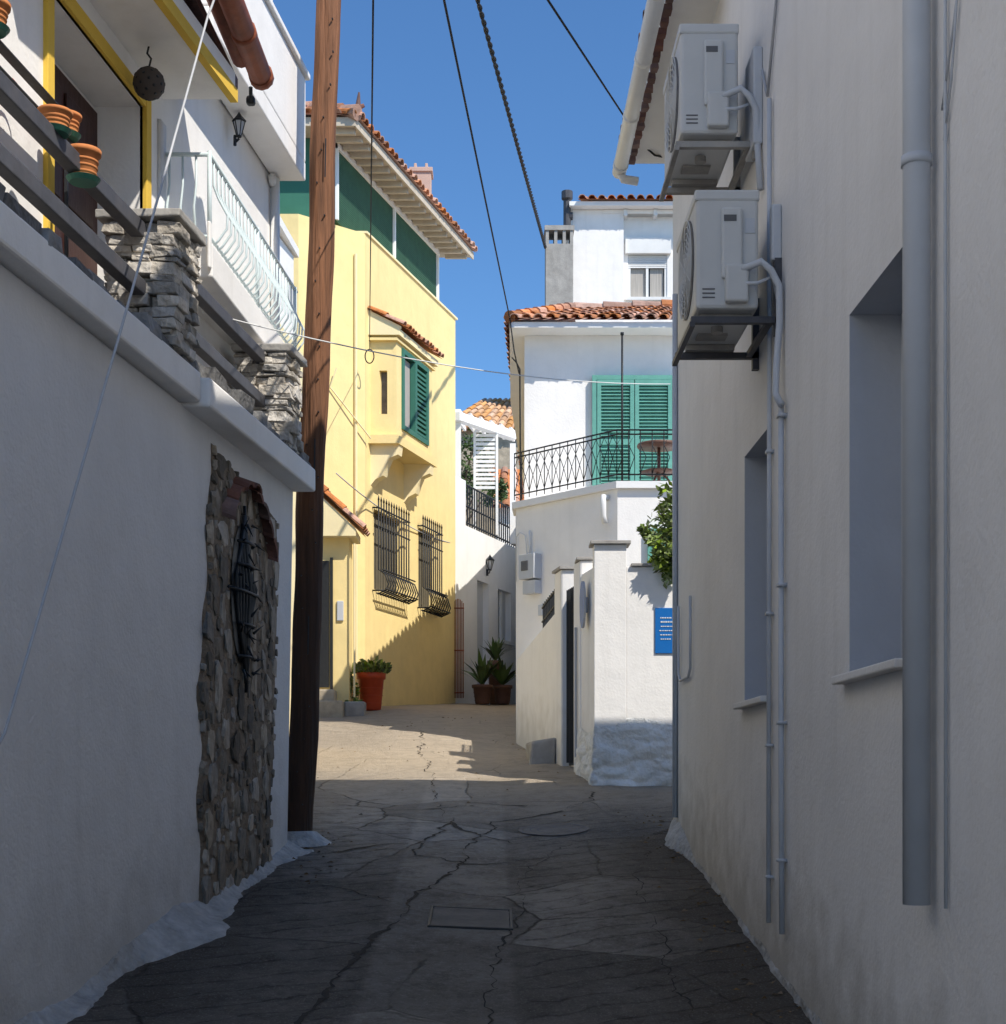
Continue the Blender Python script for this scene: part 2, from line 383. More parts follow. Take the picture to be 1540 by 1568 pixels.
def gq(x, y, h): return (x, y, sz(x, y)+h)
mc = empty('manhole_cover')
b = MB(lambda x, y, h: gq(x, y, h))
x0, x1, y0, y1 = -.33, .11, 8.40, 8.86
b.box((x0, y0, -.02), (x1, y1, .008), 0)
b.build('plate', [CD], mc)
b = MB(lambda x, y, h: gq(x, y, h))
for q in ((x0-.02, y0-.02, x1+.02, y0-.004), (x0-.02, y1+.004, x1+.02, y1+.02), (x0-.02, y0-.003, x0-.004, y1+.003), (x1+.004, y0-.003, x1+.02, y1+.003)):
    b.box((q[0], q[1], -.02), (q[2], q[3], .010), 0)
b.build('rim', [IR], mc)
mc = empty('manhole_cover')
b = MB()
def disc(b, r0, r1, h, m, n=36):
    def p(r, t): x = .5+r*math.cos(t); y = 11.75+r*math.sin(t); return (x, y, sz(x, y)+h)
    T = [2*math.pi*k/n for k in range(n)]
    ia = [b.addw(p(r0, t)) for t in T]; ib = [b.addw(p(r1, t)) for t in T]
    for k in range(n): b.face((ia[k], ia[(k+1)%n], ib[(k+1)%n], ib[k]), m)
disc(b, .001, .24, .006, 0); disc(b, .245, .275, .008, 1); disc(b, .12, .135, .009, 1); disc(b, .18, .19, .009, 1)
b.build('lid', [CD, ST], mc, norm=False)

lv = MB()
for _ in range(260):
    side = random.random()
    if side < .45: x, y = 1.4-abs(random.gauss(0, .16)), R(6, 12.5)
    elif side < .7: x, y = R(-1.35, -1.0), R(9.5, 11.5)
    else: x, y = R(-1.8, .9), R(12, 22)
    a = R(0, 6.28); l = R(.008, .028); w = l*.5; h = R(.004, .015)
    ca, sa = math.cos(a), math.sin(a)
    lv.face([lv.addw((x+ca*p-sa*q, y+sa*p+ca*q, sz(x, y)+.008+hh)) for p, q, hh in ((-l, 0, 0), (0, -w, h), (l, 0, 0), (0, w, h*.3))])
lv.build('fallen_leaves', [LD], norm=False)

# ------------------------------------------------------------------ right grey-white house
RH = empty('white_townhouse')
fr = lambda s, o, z: (1.4-o, s, z)
b = MB(fr)
ops = [(5.07, 5.85, .40, 1.80, .24, 1), (7.54, 8.26, .41, 1.76, .24, 1)]
b.wall(-6, 11.5, -2.6, 4.74, 0, ops, 0, 2)
b.quad([(-6, 0, 4.74), (8.8, 0, 4.74), (8.8, 0, 6.3), (-6, 0, 6.3)], 0)  # unseen upper wall, raised to throw shade on the left wall
b.quad([(8.8, 0, 4.74), (8.8, -7, 4.74), (8.8, -7, 6.3), (8.8, 0, 6.3)], 0)
b.quad([(11.5, 0, -2.6), (11.5, -7, -2.6), (11.5, -7, 4.74), (11.5, 0, 4.74)], 0)
b.quad([(-6, 0, -2.6), (-6, -7, -2.6), (-6, -7, 6.3), (-6, 0, 6.3)], 0)
b.build('walls', [WR, PV, PJ], RH)
b = MB(fr)   # window casements inside the reveals
for a, c, z0, z1 in ((5.07, 5.85, .40, 1.80), (7.54, 8.26, .41, 1.76)):
    o = -.20
    for q in ((a, a+.06, z0, z1), (c-.06, c, z0, z1), ((a+c)/2-.04, (a+c)/2+.04, z0+.06, z1-.06)): b.box((q[0], o-.03, q[2]), (q[1], o, q[3]), 0)
    b.box((a+.06, o-.03, z0), (c-.06, o-.001, z0+.06), 0); b.box((a+.06, o-.03, z1-.06), (c-.06, o-.001, z1), 0)
b.build('window_frames', [PV], RH)
b = MB(fr)
for a, c, z in ((5.0, 5.93, .40), (7.48, 8.33, .41)):
    b.box((a, -.2, z-.035), (c, .055, z-.003), 0)
b.build('sills', [WR], RH, bevel=.006)
b = MB()
# roof: low part at far end, unseen taller steps nearer the camera, added for their shadow
b.box((1.08, 8.82, 4.745), (8, 11.62, 4.84), 0)
b.box((1.0, 5.4, 6.28), (8, 8.8, 6.38), 0)
b.box((1.41, -6, 6.381), (8, 5.39, 7.1), 0); b.box((1.0, -6, 7.1), (8, 5.4, 7.22), 0)
b.build('eaves', [WC], RH)
b = MB(); b.tiles((1.03, 8.82, 4.86), (1.03, 11.64, 4.86), (3.5, 8.82, 5.2), (3.5, 11.64, 5.2), .16, .4)
for k in range(18): b.box((1.065, 8.9+k*.15, 4.70), (1.115, 8.98+k*.15, 4.742), 0, j=.006)
b.build('roof_tiles', [TO], RH, norm=False)
b = MB()
b.tube([(1.0, 8.82, 4.68), (1.0, 11.62, 4.68)], .055, 0, 14)
b.tube([(1.0, 11.55, 4.66), (1.03, 11.58, 4.61), (1.14, 11.60, 4.60)], .034, 0, 10)
for k in range(4): b.tube([(1.0, 8.9+k*.85, 4.68), (1.0, 8.95+k*.85, 4.68)], .060, 0, 14)
b.build('gutter', [PW], RH, smooth=True)
b = MB(fr)   # near downpipe and conduits
b.tube([(4.72, .06, 6.2), (4.72, .06, -.40)], .043, 0, 16)
b.tube([(4.72, .06, 1.92), (4.72, .06, 1.95)], .048, 0, 16)
b.tube([(4.58, .012, 6.0), (4.58, .012, 2.0), (4.575, .012, -.4)], .006, 0, 6)
b.tube([(7.42, .02, 3.35), (7.42, .02, 1.5), (7.44, .02, -.72)], .012, 0, 8)
b.tube([(7.10, .024, 1.76), (7.10, .024, .2), (7.08, .024, -.74)], .014, 0, 8)
for z in (1.7, .9, .25, -.4): b.box((7.07, 0, z), (7.13, .042, z+.015), 0); b.box((7.40, 0, z-.1), (7.45, .036, z-.085), 0)
b.tube([(11.2, .02, 3.6), (11.2, .02, -.3)], .02, 0, 8)
b.tube([(10.35, .02, 1.25), (10.35, .02, .75), (10.45, .02, .7), (10.9, .02, .7), (11.0, .02, .76), (11.0, .02, 1.25)], .010, 0, 8)
b.build('pipes', [PV], RH, smooth=True)
b = MB(fr)
b.tube([(7.65, .015, 3.6), (7.5, .015, 3.4), (7.2, .012, 3.9), (6.9, .012, 4.2)], .008, 0, 6)
b.tube([(4.45, .015, 4.5), (4.4, .02, 2.6), (4.38, .03, 2.45), (4.3, .03, 2.38), (4.2, .03, 2.46), (4.15, .02, 2.7), (4.2, .02, 3.1)], .010, 0, 6)
b.tube([(4.62, .01, 2.05), (4.5, .012, 2.25), (4.38, .012, 2.5)], .004, 0, 5)
b.tube([(4.6, .01, 1.95), (4.52, .012, 2.1), (4.45, .012, 2.38)], .004, 0, 5)
b.build('cables', [CG], RH, smooth=True)
b = MB(fr); b.box((7.7, 0, 3.25), (7.95, .05, 3.75), 0); b.box((7.2, 0, 2.48), (7.26, .05, 2.75), 0)
b.build('junction_boxes', [PV], RH, bevel=.01)
b = MB()      # rough foot of the wall with a small mound at the corner
prev = None
for k in range(180):
    y = 3+k*.0478
    w = .015+.035*noise.noise(Vector((y*2.5, 0, 5)))+.02*noise.noise(Vector((y*9, 0, 5)))+.12*math.exp(-((y-11.0)/.4)**2); h = .04+.04*noise.noise(Vector((y*2.4, 3, 5)))+.02*noise.noise(Vector((y*9, 3, 5)))+.12*math.exp(-((y-11.1)/.45)**2)
    w = max(.004, w); h = max(.01, h)
    cur = [b.addw((1.398, y, gz(y)+h)), b.addw((1.4-w*.45, y, gz(y)+h*.55)), b.addw((1.4-w, y, gz(y)-.05))]
    if prev: b.face((prev[0], cur[0], cur[1], prev[1])); b.face((prev[1], cur[1], cur[2], prev[2]))
    prev = cur
b.build('wall_foot', [WK], RH, smooth=True)

# ---- air conditioners on brackets
def aircon(yn, L, zb, H, hose):
    e = empty('air_conditioner'); xf, xb = .985, 1.285
    b = MB(); b.box((xf, yn, zb), (xb, yn+L, zb+H), 0); b.build('casing', [AC], e, bevel=.018)
    b = MB(); b.box((xf-.006, yn-.006, zb+H-.045), (xb+.004, yn+L+.006, zb+H+.008), 0); b.build('lid', [AC], e, bevel=.01)
    b = MB(); b.box((xf+.12, yn-.022, zb+.14), (xf+.22, yn+.003, zb+H-.08), 0); b.box((xf+.135, yn-.05, zb+.02), (xf+.245, yn+.003, zb+.2), 0)
    b.build('valve_cover', [AC], e, bevel=.012)
    b = MB(); b.box((xf+.13, yn-.0245, zb+H-.15), (xf+.19, yn-.021, zb+H-.12), 0)
    b.box((xf+.235, yn-.004, zb+H-.2), (xf+.28, yn+.003, zb+H-.13), 1)
    for k in range(3): b.box((xf+.03, yn-.003, zb+.05+k*.02), (xf+.09, yn+.002, zb+.056+k*.02), 0)
    b.build('labels', [AD, PV], e)
    b = MB(); c = (yn+L*.42, zb+H*.5); r = H*.42   # fan grille on street side
    b.tube([(xf-.004, c[0]-.0, c[1]), (xf+.006, c[0], c[1])], r, 1, 36)
    for k in range(1, 9): 
        rr = r*k/8; n = 36
        pts = [(xf-.014, c[0]+rr*math.cos(2*math.pi*t/n), c[1]+rr*math.sin(2*math.pi*t/n)) for t in range(n+1)]
        b.tube(pts, .0028, 0, 4, cap=False)
    for k in range(12):
        a = math.pi*2*k/12; b.tube([(xf-.014, c[0], c[1]), (xf-.014, c[0]+r*math.cos(a), c[1]+r*math.sin(a))], .0028, 0, 4)
    b.build('fan_grille', [AC, AD], e)
    b = MB()   # underside with drain + feet
    b.box((xf+.03, yn+.08, zb-.03), (xb-.02, yn+.13, zb-.002), 0); b.box((xf+.03, yn+L-.13, zb-.03), (xb-.02, yn+L-.08, zb-.002), 0)
    b.tube([(1.13, yn+.3, zb-.03), (1.13, yn+.3, zb)], .03, 0, 12); b.box((1.05, yn+.4, zb-.012), (1.2, yn+.5, zb), 0)
    b.build('feet', [CO], e)
    b = MB()
    for yy in (yn+.02, yn+L-.09):
        b.box((xf-.02, yy, zb-.062), (1.398, yy+.035, zb-.031), 0); b.box((1.365, yy, zb-.12), (1.399, yy+.035, zb+.25), 0)
    b.box((xf-.03, yn+.0, zb-.085), (xf-.005, yn+L-.02, zb-.062), 0); b.box((1.33, yn+.06, zb-.06), (1.36, yn+L-.1, zb-.035), 0)
    b.build('bracket', [ST if hose else CO], e)
    b = MB()
    zz = zb+.17
    b.tube([(xf+.2, yn-.03, zz), (xf+.3, yn-.07, zz+.03), (1.33, yn-.07, zz-.01), (1.37, yn-.06, zz-.08), (1.375, yn-.05, zz-.25)] + ([(1.36, yn-.05, zz-.45), (1.35, yn-.08, zz-.6), (1.37, yn-.12, zz-.66)] if hose else [(1.38, yn-.1, zz-.5)]), .017, 0, 10)
    b.tube([(xf+.2, yn-.03, zz-.06), (xf+.28, yn-.06, zz-.07), (1.34, yn-.03, zz-.03), (1.38, yn+.02, zz-.12)], .010, 0, 8)
    b.build('hoses', [PV], e, smooth=True)
aircon(7.77, .72, 3.33, .56, False)
aircon(7.18, .72, 2.24, .56, True)

# ------------------------------------------------------------------ left retaining wall and house
frL = lambda y, o, z: (-2.69+.118*y+o, y, z)
LWp = empty('retaining_wall')
b = MB(frL); b.hexa([(-6, -6, -2.6), (10.52, -6, -2.6), (10.52, 0, -2.6), (-6, 0, -2.6), (-6, -6, 2.08), (10.82, -6, 2.08), (10.82, 0, 2.08), (-6, 0, 2.08)])
b.build('wall', [WL], LWp, bevel=.02)
b = MB(frL)
b.box((-6, -1, 2.082), (8.35, .10, 2.25), 0); b.box((8.352, -1, 2.06), (10.86, .15, 2.225), 0)
b.build('coping', [WH], LWp, bevel=.015)
b = MB(frL); y = 3.5
while y < 10.75:
    l = R(.12, .32); d = R(.0, .05)
    b.box((y, -.34, 2.235), (y+l*.97, .05+d+(.04 if y > 8.3 else 0), 2.262+R(.015, .07)), 0, j=.012)
    if random.random() < .5: b.box((y+.02, -.3, 2.3), (y+l*.8, R(-.05, .03), 2.33+R(0, .03)), 0, j=.015)
    y += l
b.build('capping_stones', [S3], LWp, bevel=.008)
b = MB(frL); prev = None   # worn whitewashed fillet at the foot of the wall
for k in range(300):
    y = 4.5+k*.0207
    w = .09+.09*noise.noise(Vector((y*1.3, 0, 2)))+.05*noise.noise(Vector((y*5, 0, 2)))+.02*noise.noise(Vector((y*14, 0, 2)))+.24*math.exp(-((y-8.15)/.42)**2)+.07*max(0, (y-10)/.5)
    w = max(.03, w)
    h = .08+.05*noise.noise(Vector((y*1.7, 4, 2)))+.02*noise.noise(Vector((y*8, 4, 2)))+.09*math.exp(-((y-8.0)/.45)**2)
    gy = gz(y)
    cur = [b.add((y, -.01, gy+h)), b.add((y, w*.25, gy+h*.55+.02*noise.noise(Vector((y*6, 1, 1))))), b.add((y, w*.55, gy+h*.25+.02*noise.noise(Vector((y*8, 3, 1))))), b.add((y, w*.85, gy+.015)), b.add((y, w+.02*noise.noise(Vector((y*12, 7, 1))), gy-.03))]
    if prev:
        for q in range(4): b.face((prev[q], cur[q], cur[q+1], prev[q+1]))
    prev = cur
b.build('whitewash_fillet', [WK], LWp, smooth=True)
# rubble stone inset
b = MB(frL)
def lft(z): return 8.62+.22*max(0, (z-.4)/1.5)+.10*noise.noise(Vector((z*3, 0, 0)))
def rgt(z): return 10.14+.2*max(0, (z+.6)/1.6 if z < 1 else 1)+.06*noise.noise(Vector((z*3, 5, 0)))
def topz(y): return 1.97-.16*max(0, (y-8.9))
N = 60; zs = [-.78+2.75*i/N for i in range(N+1)]; rows = []
for z in zs:
    row = []
    for t in range(25):
        y = lft(z)+(rgt(z)-lft(z))*t/24; zz = min(z, topz(y))
        row.append(b.add((y, (.018 if 0 < t < 24 and z < 1.9 else -.002)+.010*noise.noise(Vector((y*9, z*9, 0))), zz)))
    rows.append(row)
for i in range(N):
    for t in range(24): b.face((rows[i][t], rows[i][t+1], rows[i+1][t+1], rows[i+1][t]))
b.build('mortar_inset', [MO], LWp, smooth=True)
b = MB(frL); placed = []; NC = 9.42
def inpanel(y, z, r): return lft(z)+r*.8 < y < rgt(z)-r*.9 and -.72+r*.5 < z < topz(y)-r*.8 and ((y-NC)/(.25+r*.4))**2+((z-1.12)/(.46+r*.4))**2 > 1
for rad, tries in ((.11, 350), (.08, 1200), (.058, 4000), (.04, 7000), (.026, 6000)):
    for _ in range(tries):
        y = R(8.6, 10.5); z = R(-.74, 1.95); r = rad*R(.85, 1.15)
        if not inpanel(y, z, r): continue
        if all((y-a)**2+(z-c)**2 > ((r+q)*1.0)**2 for a, c, q in placed): placed.append((y, z, r))
for y, z, r in placed:
    asp = R(.8, 1.2); b.blob((y, .010, z), (.026, r*asp*.97, r/asp*.97), 0, 2, .5, flat=.62)
b.build('rubble_stones', [S1], LWp, smooth=False)
nw = MB(frL)
poly = [(NC+.25*math.cos(t)*(1 if math.sin(t) < .7 else .9), 1.15+.44*math.sin(t)) for t in [2*math.pi*k/28 for k in range(28)]]
ia = [nw.add((p[0], .030, p[1])) for p in poly]; nw.face(ia)
NW = empty('barred_niche_window'); nw.build('dark_pane', [IR], NW)
b = MB(frL)
for k in range(9):
    t = -1+2*k/8; y = NC+.22*t; h = .50*(1-.45*abs(t)); bow = .075*(1-.3*abs(t))
    b.tube([(NC+.05*t, .04, 1.15+h+.05), (y*.6+NC*.4, bow*.6, 1.15+h*.6), (y, bow, 1.15+.05), (y*.6+NC*.4, bow*.7, 1.15-h*.6), (NC+.04*t, .05, 1.15-h-.12)], .011, 0, 6)
for z in (.75, .95, 1.15, 1.32, 1.46):
    w = .36 if z == 1.15 else .16
    b.tube([(NC-w, .045, z), (NC-w*.4, .085, z), (NC+w*.4, .085, z), (NC+w, .045, z)], .010, 0, 6)
for k in range(28):
    t = -1+2*k/27; zz = 1.15+R(-.5, .5); b.tube([(NC+.16*t, .06, zz), (NC+.25*t, .10, zz+R(-.08, .08))], [.010, .002], 0, 5)
b.build('iron_grille', [IR], NW, smooth=True)
b = MB(frL)
def arct(y0, z0, y1, z1, r):
    K = 6; A = [];B2 = []; C = []
    cy, cz = (y0+y1)/2, (z0+z1)/2; d = Vector((y1-y0, z1-z0)); L2 = d.length/2; d.normalize(); n = Vector((-d.y, d.x))
    if n.y < 0: n = -n
    jo = R(-.02, .02)
    for o, arr in ((-.02, A), (.11+jo, B2)):
        for k in range(K+1):
            th = math.pi*k/K; p = Vector((cy, cz))+d*math.cos(th)*L2*1.05+n*math.sin(th)*r
            arr.append(b.add((p.x, o, p.y-o*.35)))
    for k in range(K+1):
        th = math.pi*k/K; p = Vector((cy, cz))+d*math.cos(th)*L2*.8+n*math.sin(th)*r*.6
        C.append(b.add((p.x, .105+jo, p.y-.04)))
    for k in range(K): b.face((A[k], A[k+1], B2[k+1], B2[k])); b.face((B2[k], B2[k+1], C[k+1], C[k]))
arc = [(9.02, 1.58), (9.12, 1.70), (9.24, 1.80), (9.38, 1.85), (9.52, 1.84), (9.66, 1.79), (9.80, 1.71), (9.92, 1.61), (10.02, 1.47)]
for p, q in zip(arc, arc[1:]): arct(p[0], p[1], q[0], q[1], .045)
b.build('tile_hood', [TO], NW, norm=False)

# terrace pillars
def pillar(yc, o, z0, z1, w=.38):
    e = empty('stone_pillar'); b = MB(frL)
    b.box((yc-w/2+.05, o-w/2+.05, z0), (yc+w/2-.05, o+w/2-.05, z1-.05), 1)
    z = z0
    while z < z1-.07:
        h = R(.025, .075); h = min(h, z1-.05-z)
        for side in range(4):
            t = -w/2
            while t < w/2-.03:
                l = min(R(.06, .2), w/2-t); pr = w/2+R(-.035, .02); q = pr-.12
                if side == 0: bx = ((yc-pr, o+t, z), (yc-q, o+t+l-.006, z+h-.004))
                elif side == 1: bx = ((yc+t, o+q, z), (yc+t+l-.006, o+pr, z+h-.004))
                elif side == 2: bx = ((yc+q, o+t, z), (yc+pr, o+t+l-.006, z+h-.004))
                else: bx = ((yc+t, o-pr, z), (yc+t+l-.006, o-q, z+h-.004))
                b.box(bx[0], bx[1], 0, j=.010); t += l
        z += h
    b.build('stones', [S2, MO], e, bevel=.007)
    b = MB(frL); b.box((yc-w/2-.03, o-w/2-.03, z1-.05), (yc+w/2+.03, o+w/2+.03, z1), 0, j=.008); b.build('cap', [CO], e, bevel=.008)
pillar(8.05, -.07, 2.27, 2.97); pillar(10.35, -.05, 2.25, 2.93, .36)
RA = empty('terrace_railing')
b = MB(frL)
for z in (2.86, 2.56):
    b.box((3.5, -.11, z-.04), (7.88, -.04, z+.04), 0); b.box((8.22, -.10, z-.055), (10.2, -.03, z+.02), 0)
b.build('rails', [ST], RA, bevel=.006)
b = MB(frL)
b.box((5.0, -.10, 2.3), (5.06, -.04, 2.52), 0)
b.build('posts', [ST], RA)

LH = empty('white_balcony_house')
frF = lambda y, o, z: (-3.02+.118*y+o, y, z)
b = MB(frF)
b.wall(-6, 11.5, 2.25, 6.4, 0, [(7.35, 8.65, 2.27, 3.86, .28, 0)], 0, 0)
b.quad([(11.5, 0, -1), (11.5, -6, -1), (11.5, -6, 6.4), (11.5, 0, 6.4)], 0)
b.quad([(10.6, 0, -1), (11.5, 0, -1), (11.5, 0, 2.25), (10.6, 0, 2.25)], 0)
b.quad([(-6, 0, 6.4), (11.5, 0, 6.4), (11.5, -6, 6.4), (-6, -6, 6.4)], 0)
b.build('walls', [WH], LH)
b = MB(frF)
b.box((8.65, -.02, 2.27), (8.73, .025, 3.94), 0); b.box((7.27, -.02, 2.27), (7.35, .025, 3.94), 0); b.box((7.352, -.02, 3.86), (8.648, .023, 3.94), 0)
b.build('yellow_trim', [YT], LH, bevel=.004)
b = MB(frF); b.box((7.6, -.279, 2.27), (8.6, -.24, 3.80), 0)
b.box((7.68, -.239, 2.4), (8.05, -.225, 3.0), 0); b.box((8.12, -.239, 2.4), (8.5, -.225, 3.0), 0); b.box((7.68, -.239, 3.1), (8.05, -.225, 3.7), 0); b.box((8.12, -.239, 3.1), (8.5, -.225, 3.7), 0)
b.build('door', [DW], LH, bevel=.005)
ou = lambda y: -1.526-.165*(9-y); inn = lambda y: -3.04+.118*y
b = MB(); b.prism([(ou(9), 9), (inn(9), 9), (inn(4.5), 4.5), (ou(4.5), 4.5)], 4.06, 4.22); b.build('canopy_slab', [WH], LH)
b = MB(); b.prism([(ou(9)+.015, 9.01), (ou(9)-.03, 9.01), (ou(4.5)-.03, 4.5), (ou(4.5)+.015, 4.5)], 4.045, 4.12); b.build('canopy_edge', [YT], LH)
b = MB(); b.prism([(-1.56, 9.3), (-1.95, 9.3), (-2.3, 6.5), (-1.70, 6.5)], 4.26, 4.32); b.build('awning_board', [DW], LH)
b = MB(); b.tube([(-1.42, 9.35, 4.35), (-1.52, 7.2, 4.44)], .07, 0, 12); b.tube([(-1.52, 9.2, 4.40), (-1.62, 7.2, 4.49)], .06, 0, 12)
for k in range(4): b.tube([(-1.42-.025*k, 9.36-.5*k, 4.352+.021*k), (-1.422-.025*k, 9.3-.5*k, 4.355+.021*k)], .077, 0, 12)
b.build('awning_ridge', [RU], LH, smooth=True)
b = MB(); b.blob((-1.50, 9.42, 4.24), (.03, .03, .03), 0, 2, .1); b.tube([(-1.50, 9.42, 4.24), (-1.49, 9.36, 4.3)], .012, 0, 6); b.build('floodlight', [IR], LH)
# upper solid balcony
frU = lambda y, o, z: (-2.767+.118*y+o, y, z)
b = MB(frU)
b.box((9.15, -.24, 4.56), (11.5, 0, 4.70), 0); b.box((9.15, -.10, 4.702), (11.5, 0, 5.34), 0); b.box((11.40, -.24, 4.702), (11.5, -.102, 5.34), 0)
b.box((9.12, -.13, 5.342), (11.53, .03, 5.39), 0)
b.build('upper_balcony', [WH], LH, bevel=.01)
b = MB(frU)
b.tube([(11.3, -.3, 5.2), (11.3, -.3, 6.6)], .035, 0, 8); b.tube([(11.35, -.35, 6.2), (10.6, -.3, 6.4)], .05, 0, 8); b.build('roof_post', [RU], LH)
# lower balcony
frB = lambda y, o, z: (-1.65+.075*(y-9)+o, y, z)
b = MB(frB); b.box((8.95, -.38, 2.98), (11.55, .0, 3.18), 0); b.box((8.9, -.02, 3.02), (8.948, .0, 3.3), 0)
b.build('lower_balcony', [WH], LH, bevel=.012)
b = MB(frB)
b.tube([(9.0, -.03, 3.73), (11.55, -.03, 3.73)], .014, 0, 8); b.tube([(9.0, -.03, 3.24), (11.55, -.03, 3.24)], .010, 0, 8)
b.tube([(9.0, -.03, 3.73), (9.0, -.30, 3.73)], .014, 0, 8); b.tube([(9.0, -.03, 3.24), (9.0, -.30, 3.24)], .010, 0, 8)
for y in (9.0, 10.25, 11.5): b.tube([(y, -.03, 3.18), (y, -.03, 3.75)], .014, 0, 8)
for k in range(1, 26):
    y = 9.0+k*.098
    b.tube([(y, -.03, 3.72), (y, -.03, 3.58), (y, .0, 3.50), (y, .055, 3.40), (y, .05, 3.32), (y, .0, 3.25), (y, -.03, 3.22)], .0075, 0, 6)
for k in range(1, 4):
    o = -.03-.08*k; b.tube([(9.0, o, 3.72), (9.0, o, 3.55), (8.95, o, 3.4), (8.98, o, 3.27), (9.0, o, 3.24)], .0075, 0, 6)
b.build('balcony_railing', [BL], LH, smooth=True)
b = MB(frF); b.box((8.9, 0, 2.28), (9.0, .02, 3.9), 0); b.tube([(11.42, .04, 4.55), (11.42, .04, 2.3)], .035, 0, 10); b.tube([(11.42, .02, 4.5), (11.3, .05, 4.52)], .03, 0, 8)
b.build('downpipe', [PW], LH, smooth=True)

def lantern(p, s, e=None):
    e = empty('wall_lantern'); b = MB(); x, y, z = p
    b.tube([(x-.1*s*2, y, z-.3*s), (x-.02, y, z-.3*s), (x, y, z-.15*s)], .06*s, 0, 6); b.tube([(x-.2*s, y, z-.5*s), (x-.2*s, y, z)], .08*s, 0, 6)
    b.lathe((x, y, z-.12*s), [(.04*s, 0), (.14*s, .04*s), (.12*s, .12*s)], 0, 6)
    b.lathe((x, y, z+.66*s), [(.34*s, 0), (.36*s, .05*s), (.12*s, .32*s), (.03*s, .45*s), (.01*s, .5*s)], 0, 6)
    for k in range(6):
        a = k*math.pi/3; b.tube([(x+.12*s*math.cos(a), y+.12*s*math.sin(a), z), (x+.30*s*math.cos(a), y+.30*s*math.sin(a), z+.68*s)], .025*s, 0, 4)
    b.build('cage', [IR], e)
    b = MB(); b.lathe((x, y, z), [(.10*s, 0), (.27*s, .66*s), (.1*s, .665*s)], 0, 6); b.build('glass', [PV], e)
lantern((-1.72, 10.3, 4.40), .14)
HB = empty('hanging_pierced_lamp'); b = MB()
c = Vector((-1.895, 8.35, 3.855)); r = .088
bm = bmesh.new(); bmesh.ops.create_uvsphere(bm, u_segments=20, v_segments=14, radius=r); base = len(b.v)
for v in bm.verts: b.addw(c+v.co)
for f in bm.faces: b.face([base+v.index for v in f.verts])
bm.free()
for k in range(44):
    ph = math.acos(1-2*(k+.5)/44); th = k*2.39996; d = Vector((math.sin(ph)*math.cos(th), math.sin(ph)*math.sin(th), math.cos(ph)))
    b.tube([tuple(c+d*r*.96), tuple(c+d*(r*1.012))], .009, 1, 8)
b.build('globe', [M('pottery_dark', (.085, .07, .06), bump=.2), IR], HB, smooth=True)
b = MB(); b.tube([tuple(c+Vector((0, 0, r))), tuple(c+Vector((.012, 0, r+.05))), tuple(c+Vector((-.01, 0, r+.08))), tuple(c+Vector((0, 0, .21)))], .006, 0, 6); b.build('hook', [IR], HB)

def pot(p, r, h, mat, kind=None, name='terracotta_pot', saucer=False):
    e = empty(name); b = MB()
    prof = [(r*.66, 0), (r*.72, h*.08), (r*.9, h*.82), (r*1.03, h*.84), (r*1.05, h), (r*.92, h), (r*.9, h*.88), (.01, h*.86)]
    b.lathe(p, prof, 0, 24)
    for k in range(3): b.lathe(p, [(r*(.76+.05*k), h*(.2+.2*k)-.006), (r*(.80+.05*k), h*(.2+.2*k)), (r*(.77+.05*k), h*(.2+.2*k)+.006)], 0, 24)
    b.build('pot', [mat], e, smooth=True)
    if saucer:
        b = MB(); b.lathe((p[0], p[1], p[2]-.012), [(r*.8, 0), (r*1.0, .02), (r*.95, .022), (.01, .01)], 0, 20); b.build('saucer', [GD], e)
    c = Vector(p)+Vector((0, 0, h))
    b = MB()
    if kind == 'agave':
        for k in range(22):
            a = k*2.4; l = R(.75, 1.2)*max(.16, r*3.4); el = R(.45, 1.4)
            d = Vector((math.cos(a)*math.cos(el), math.sin(a)*math.cos(el), math.sin(el))); sd = Vector((-math.sin(a), math.cos(a), 0))
            p0 = c; p1 = c+d*l*.5+Vector((0, 0, .04)); p2 = c+d*l+Vector((0, 0, -.08*l)); w = .06*l+.01
            i = [b.addw(q) for q in (p0-sd*w*.6, p0+sd*w*.6, p1+sd*w, p1-sd*w, p2)]
            b.face((i[0], i[1], i[2], i[3])); b.face((i[3], i[2], i[4]))
    elif kind == 'bush':
        for k in range(420):
            a = R(0, 6.28); rr = r*1.25*math.sqrt(random.random()); l = R(.05, .12)
            q = c+Vector((rr*math.cos(a), rr*math.sin(a), R(-.03, .2)*(1.1-rr/r*.5)))
            d = Vector((math.cos(a)*.6+R(-.5, .5), math.sin(a)*.6+R(-.5, .5), R(.1, 1))).normalized(); sd = d.cross(Vector((R(-1,1), R(-1,1), .3))).normalized()*l*.3
            b.face([b.addw(q), b.addw(q+d*l*.5+sd), b.addw(q+d*l), b.addw(q+d*l*.5-sd)])
    if b.f: b.build('leaves', [LG if kind == 'bush' else LF], e, norm=False)
for y, o, z, r, h in ((7.15, -.17, 3.05, .07, .10), (7.05, -.05, 2.80, .08, .14), (6.35, -.17, 3.16, .08, .11), (6.75, -.06, 2.90, .075, .09)):
    x, yy, zz = frL(y, o, z); pot((x, yy, zz), r, h, TC, 'agave' if z > 3.1 else None, 'terracotta_pot', True)
b = MB(frL)
for z in (3.035, 3.145): b.box((6.2, -.20, z-.01), (7.25, -.15, z-.004), 0)
for y in (6.25, 7.2): b.box((y, -.20, 2.26), (y+.015, -.185, 3.15), 0)
b.build('plant_shelf', [IR])
b = MB(frL)
for y in (6.5, 6.75):
    b.tube([(y+.10*math.cos(t)*(1-t/9), -.25, 3.05+.10*math.sin(t)*(1-t/9)) for t in [k*.4 for k in range(18)]], .007, 0, 5)
b.build('red_scroll_ornament', [RP])

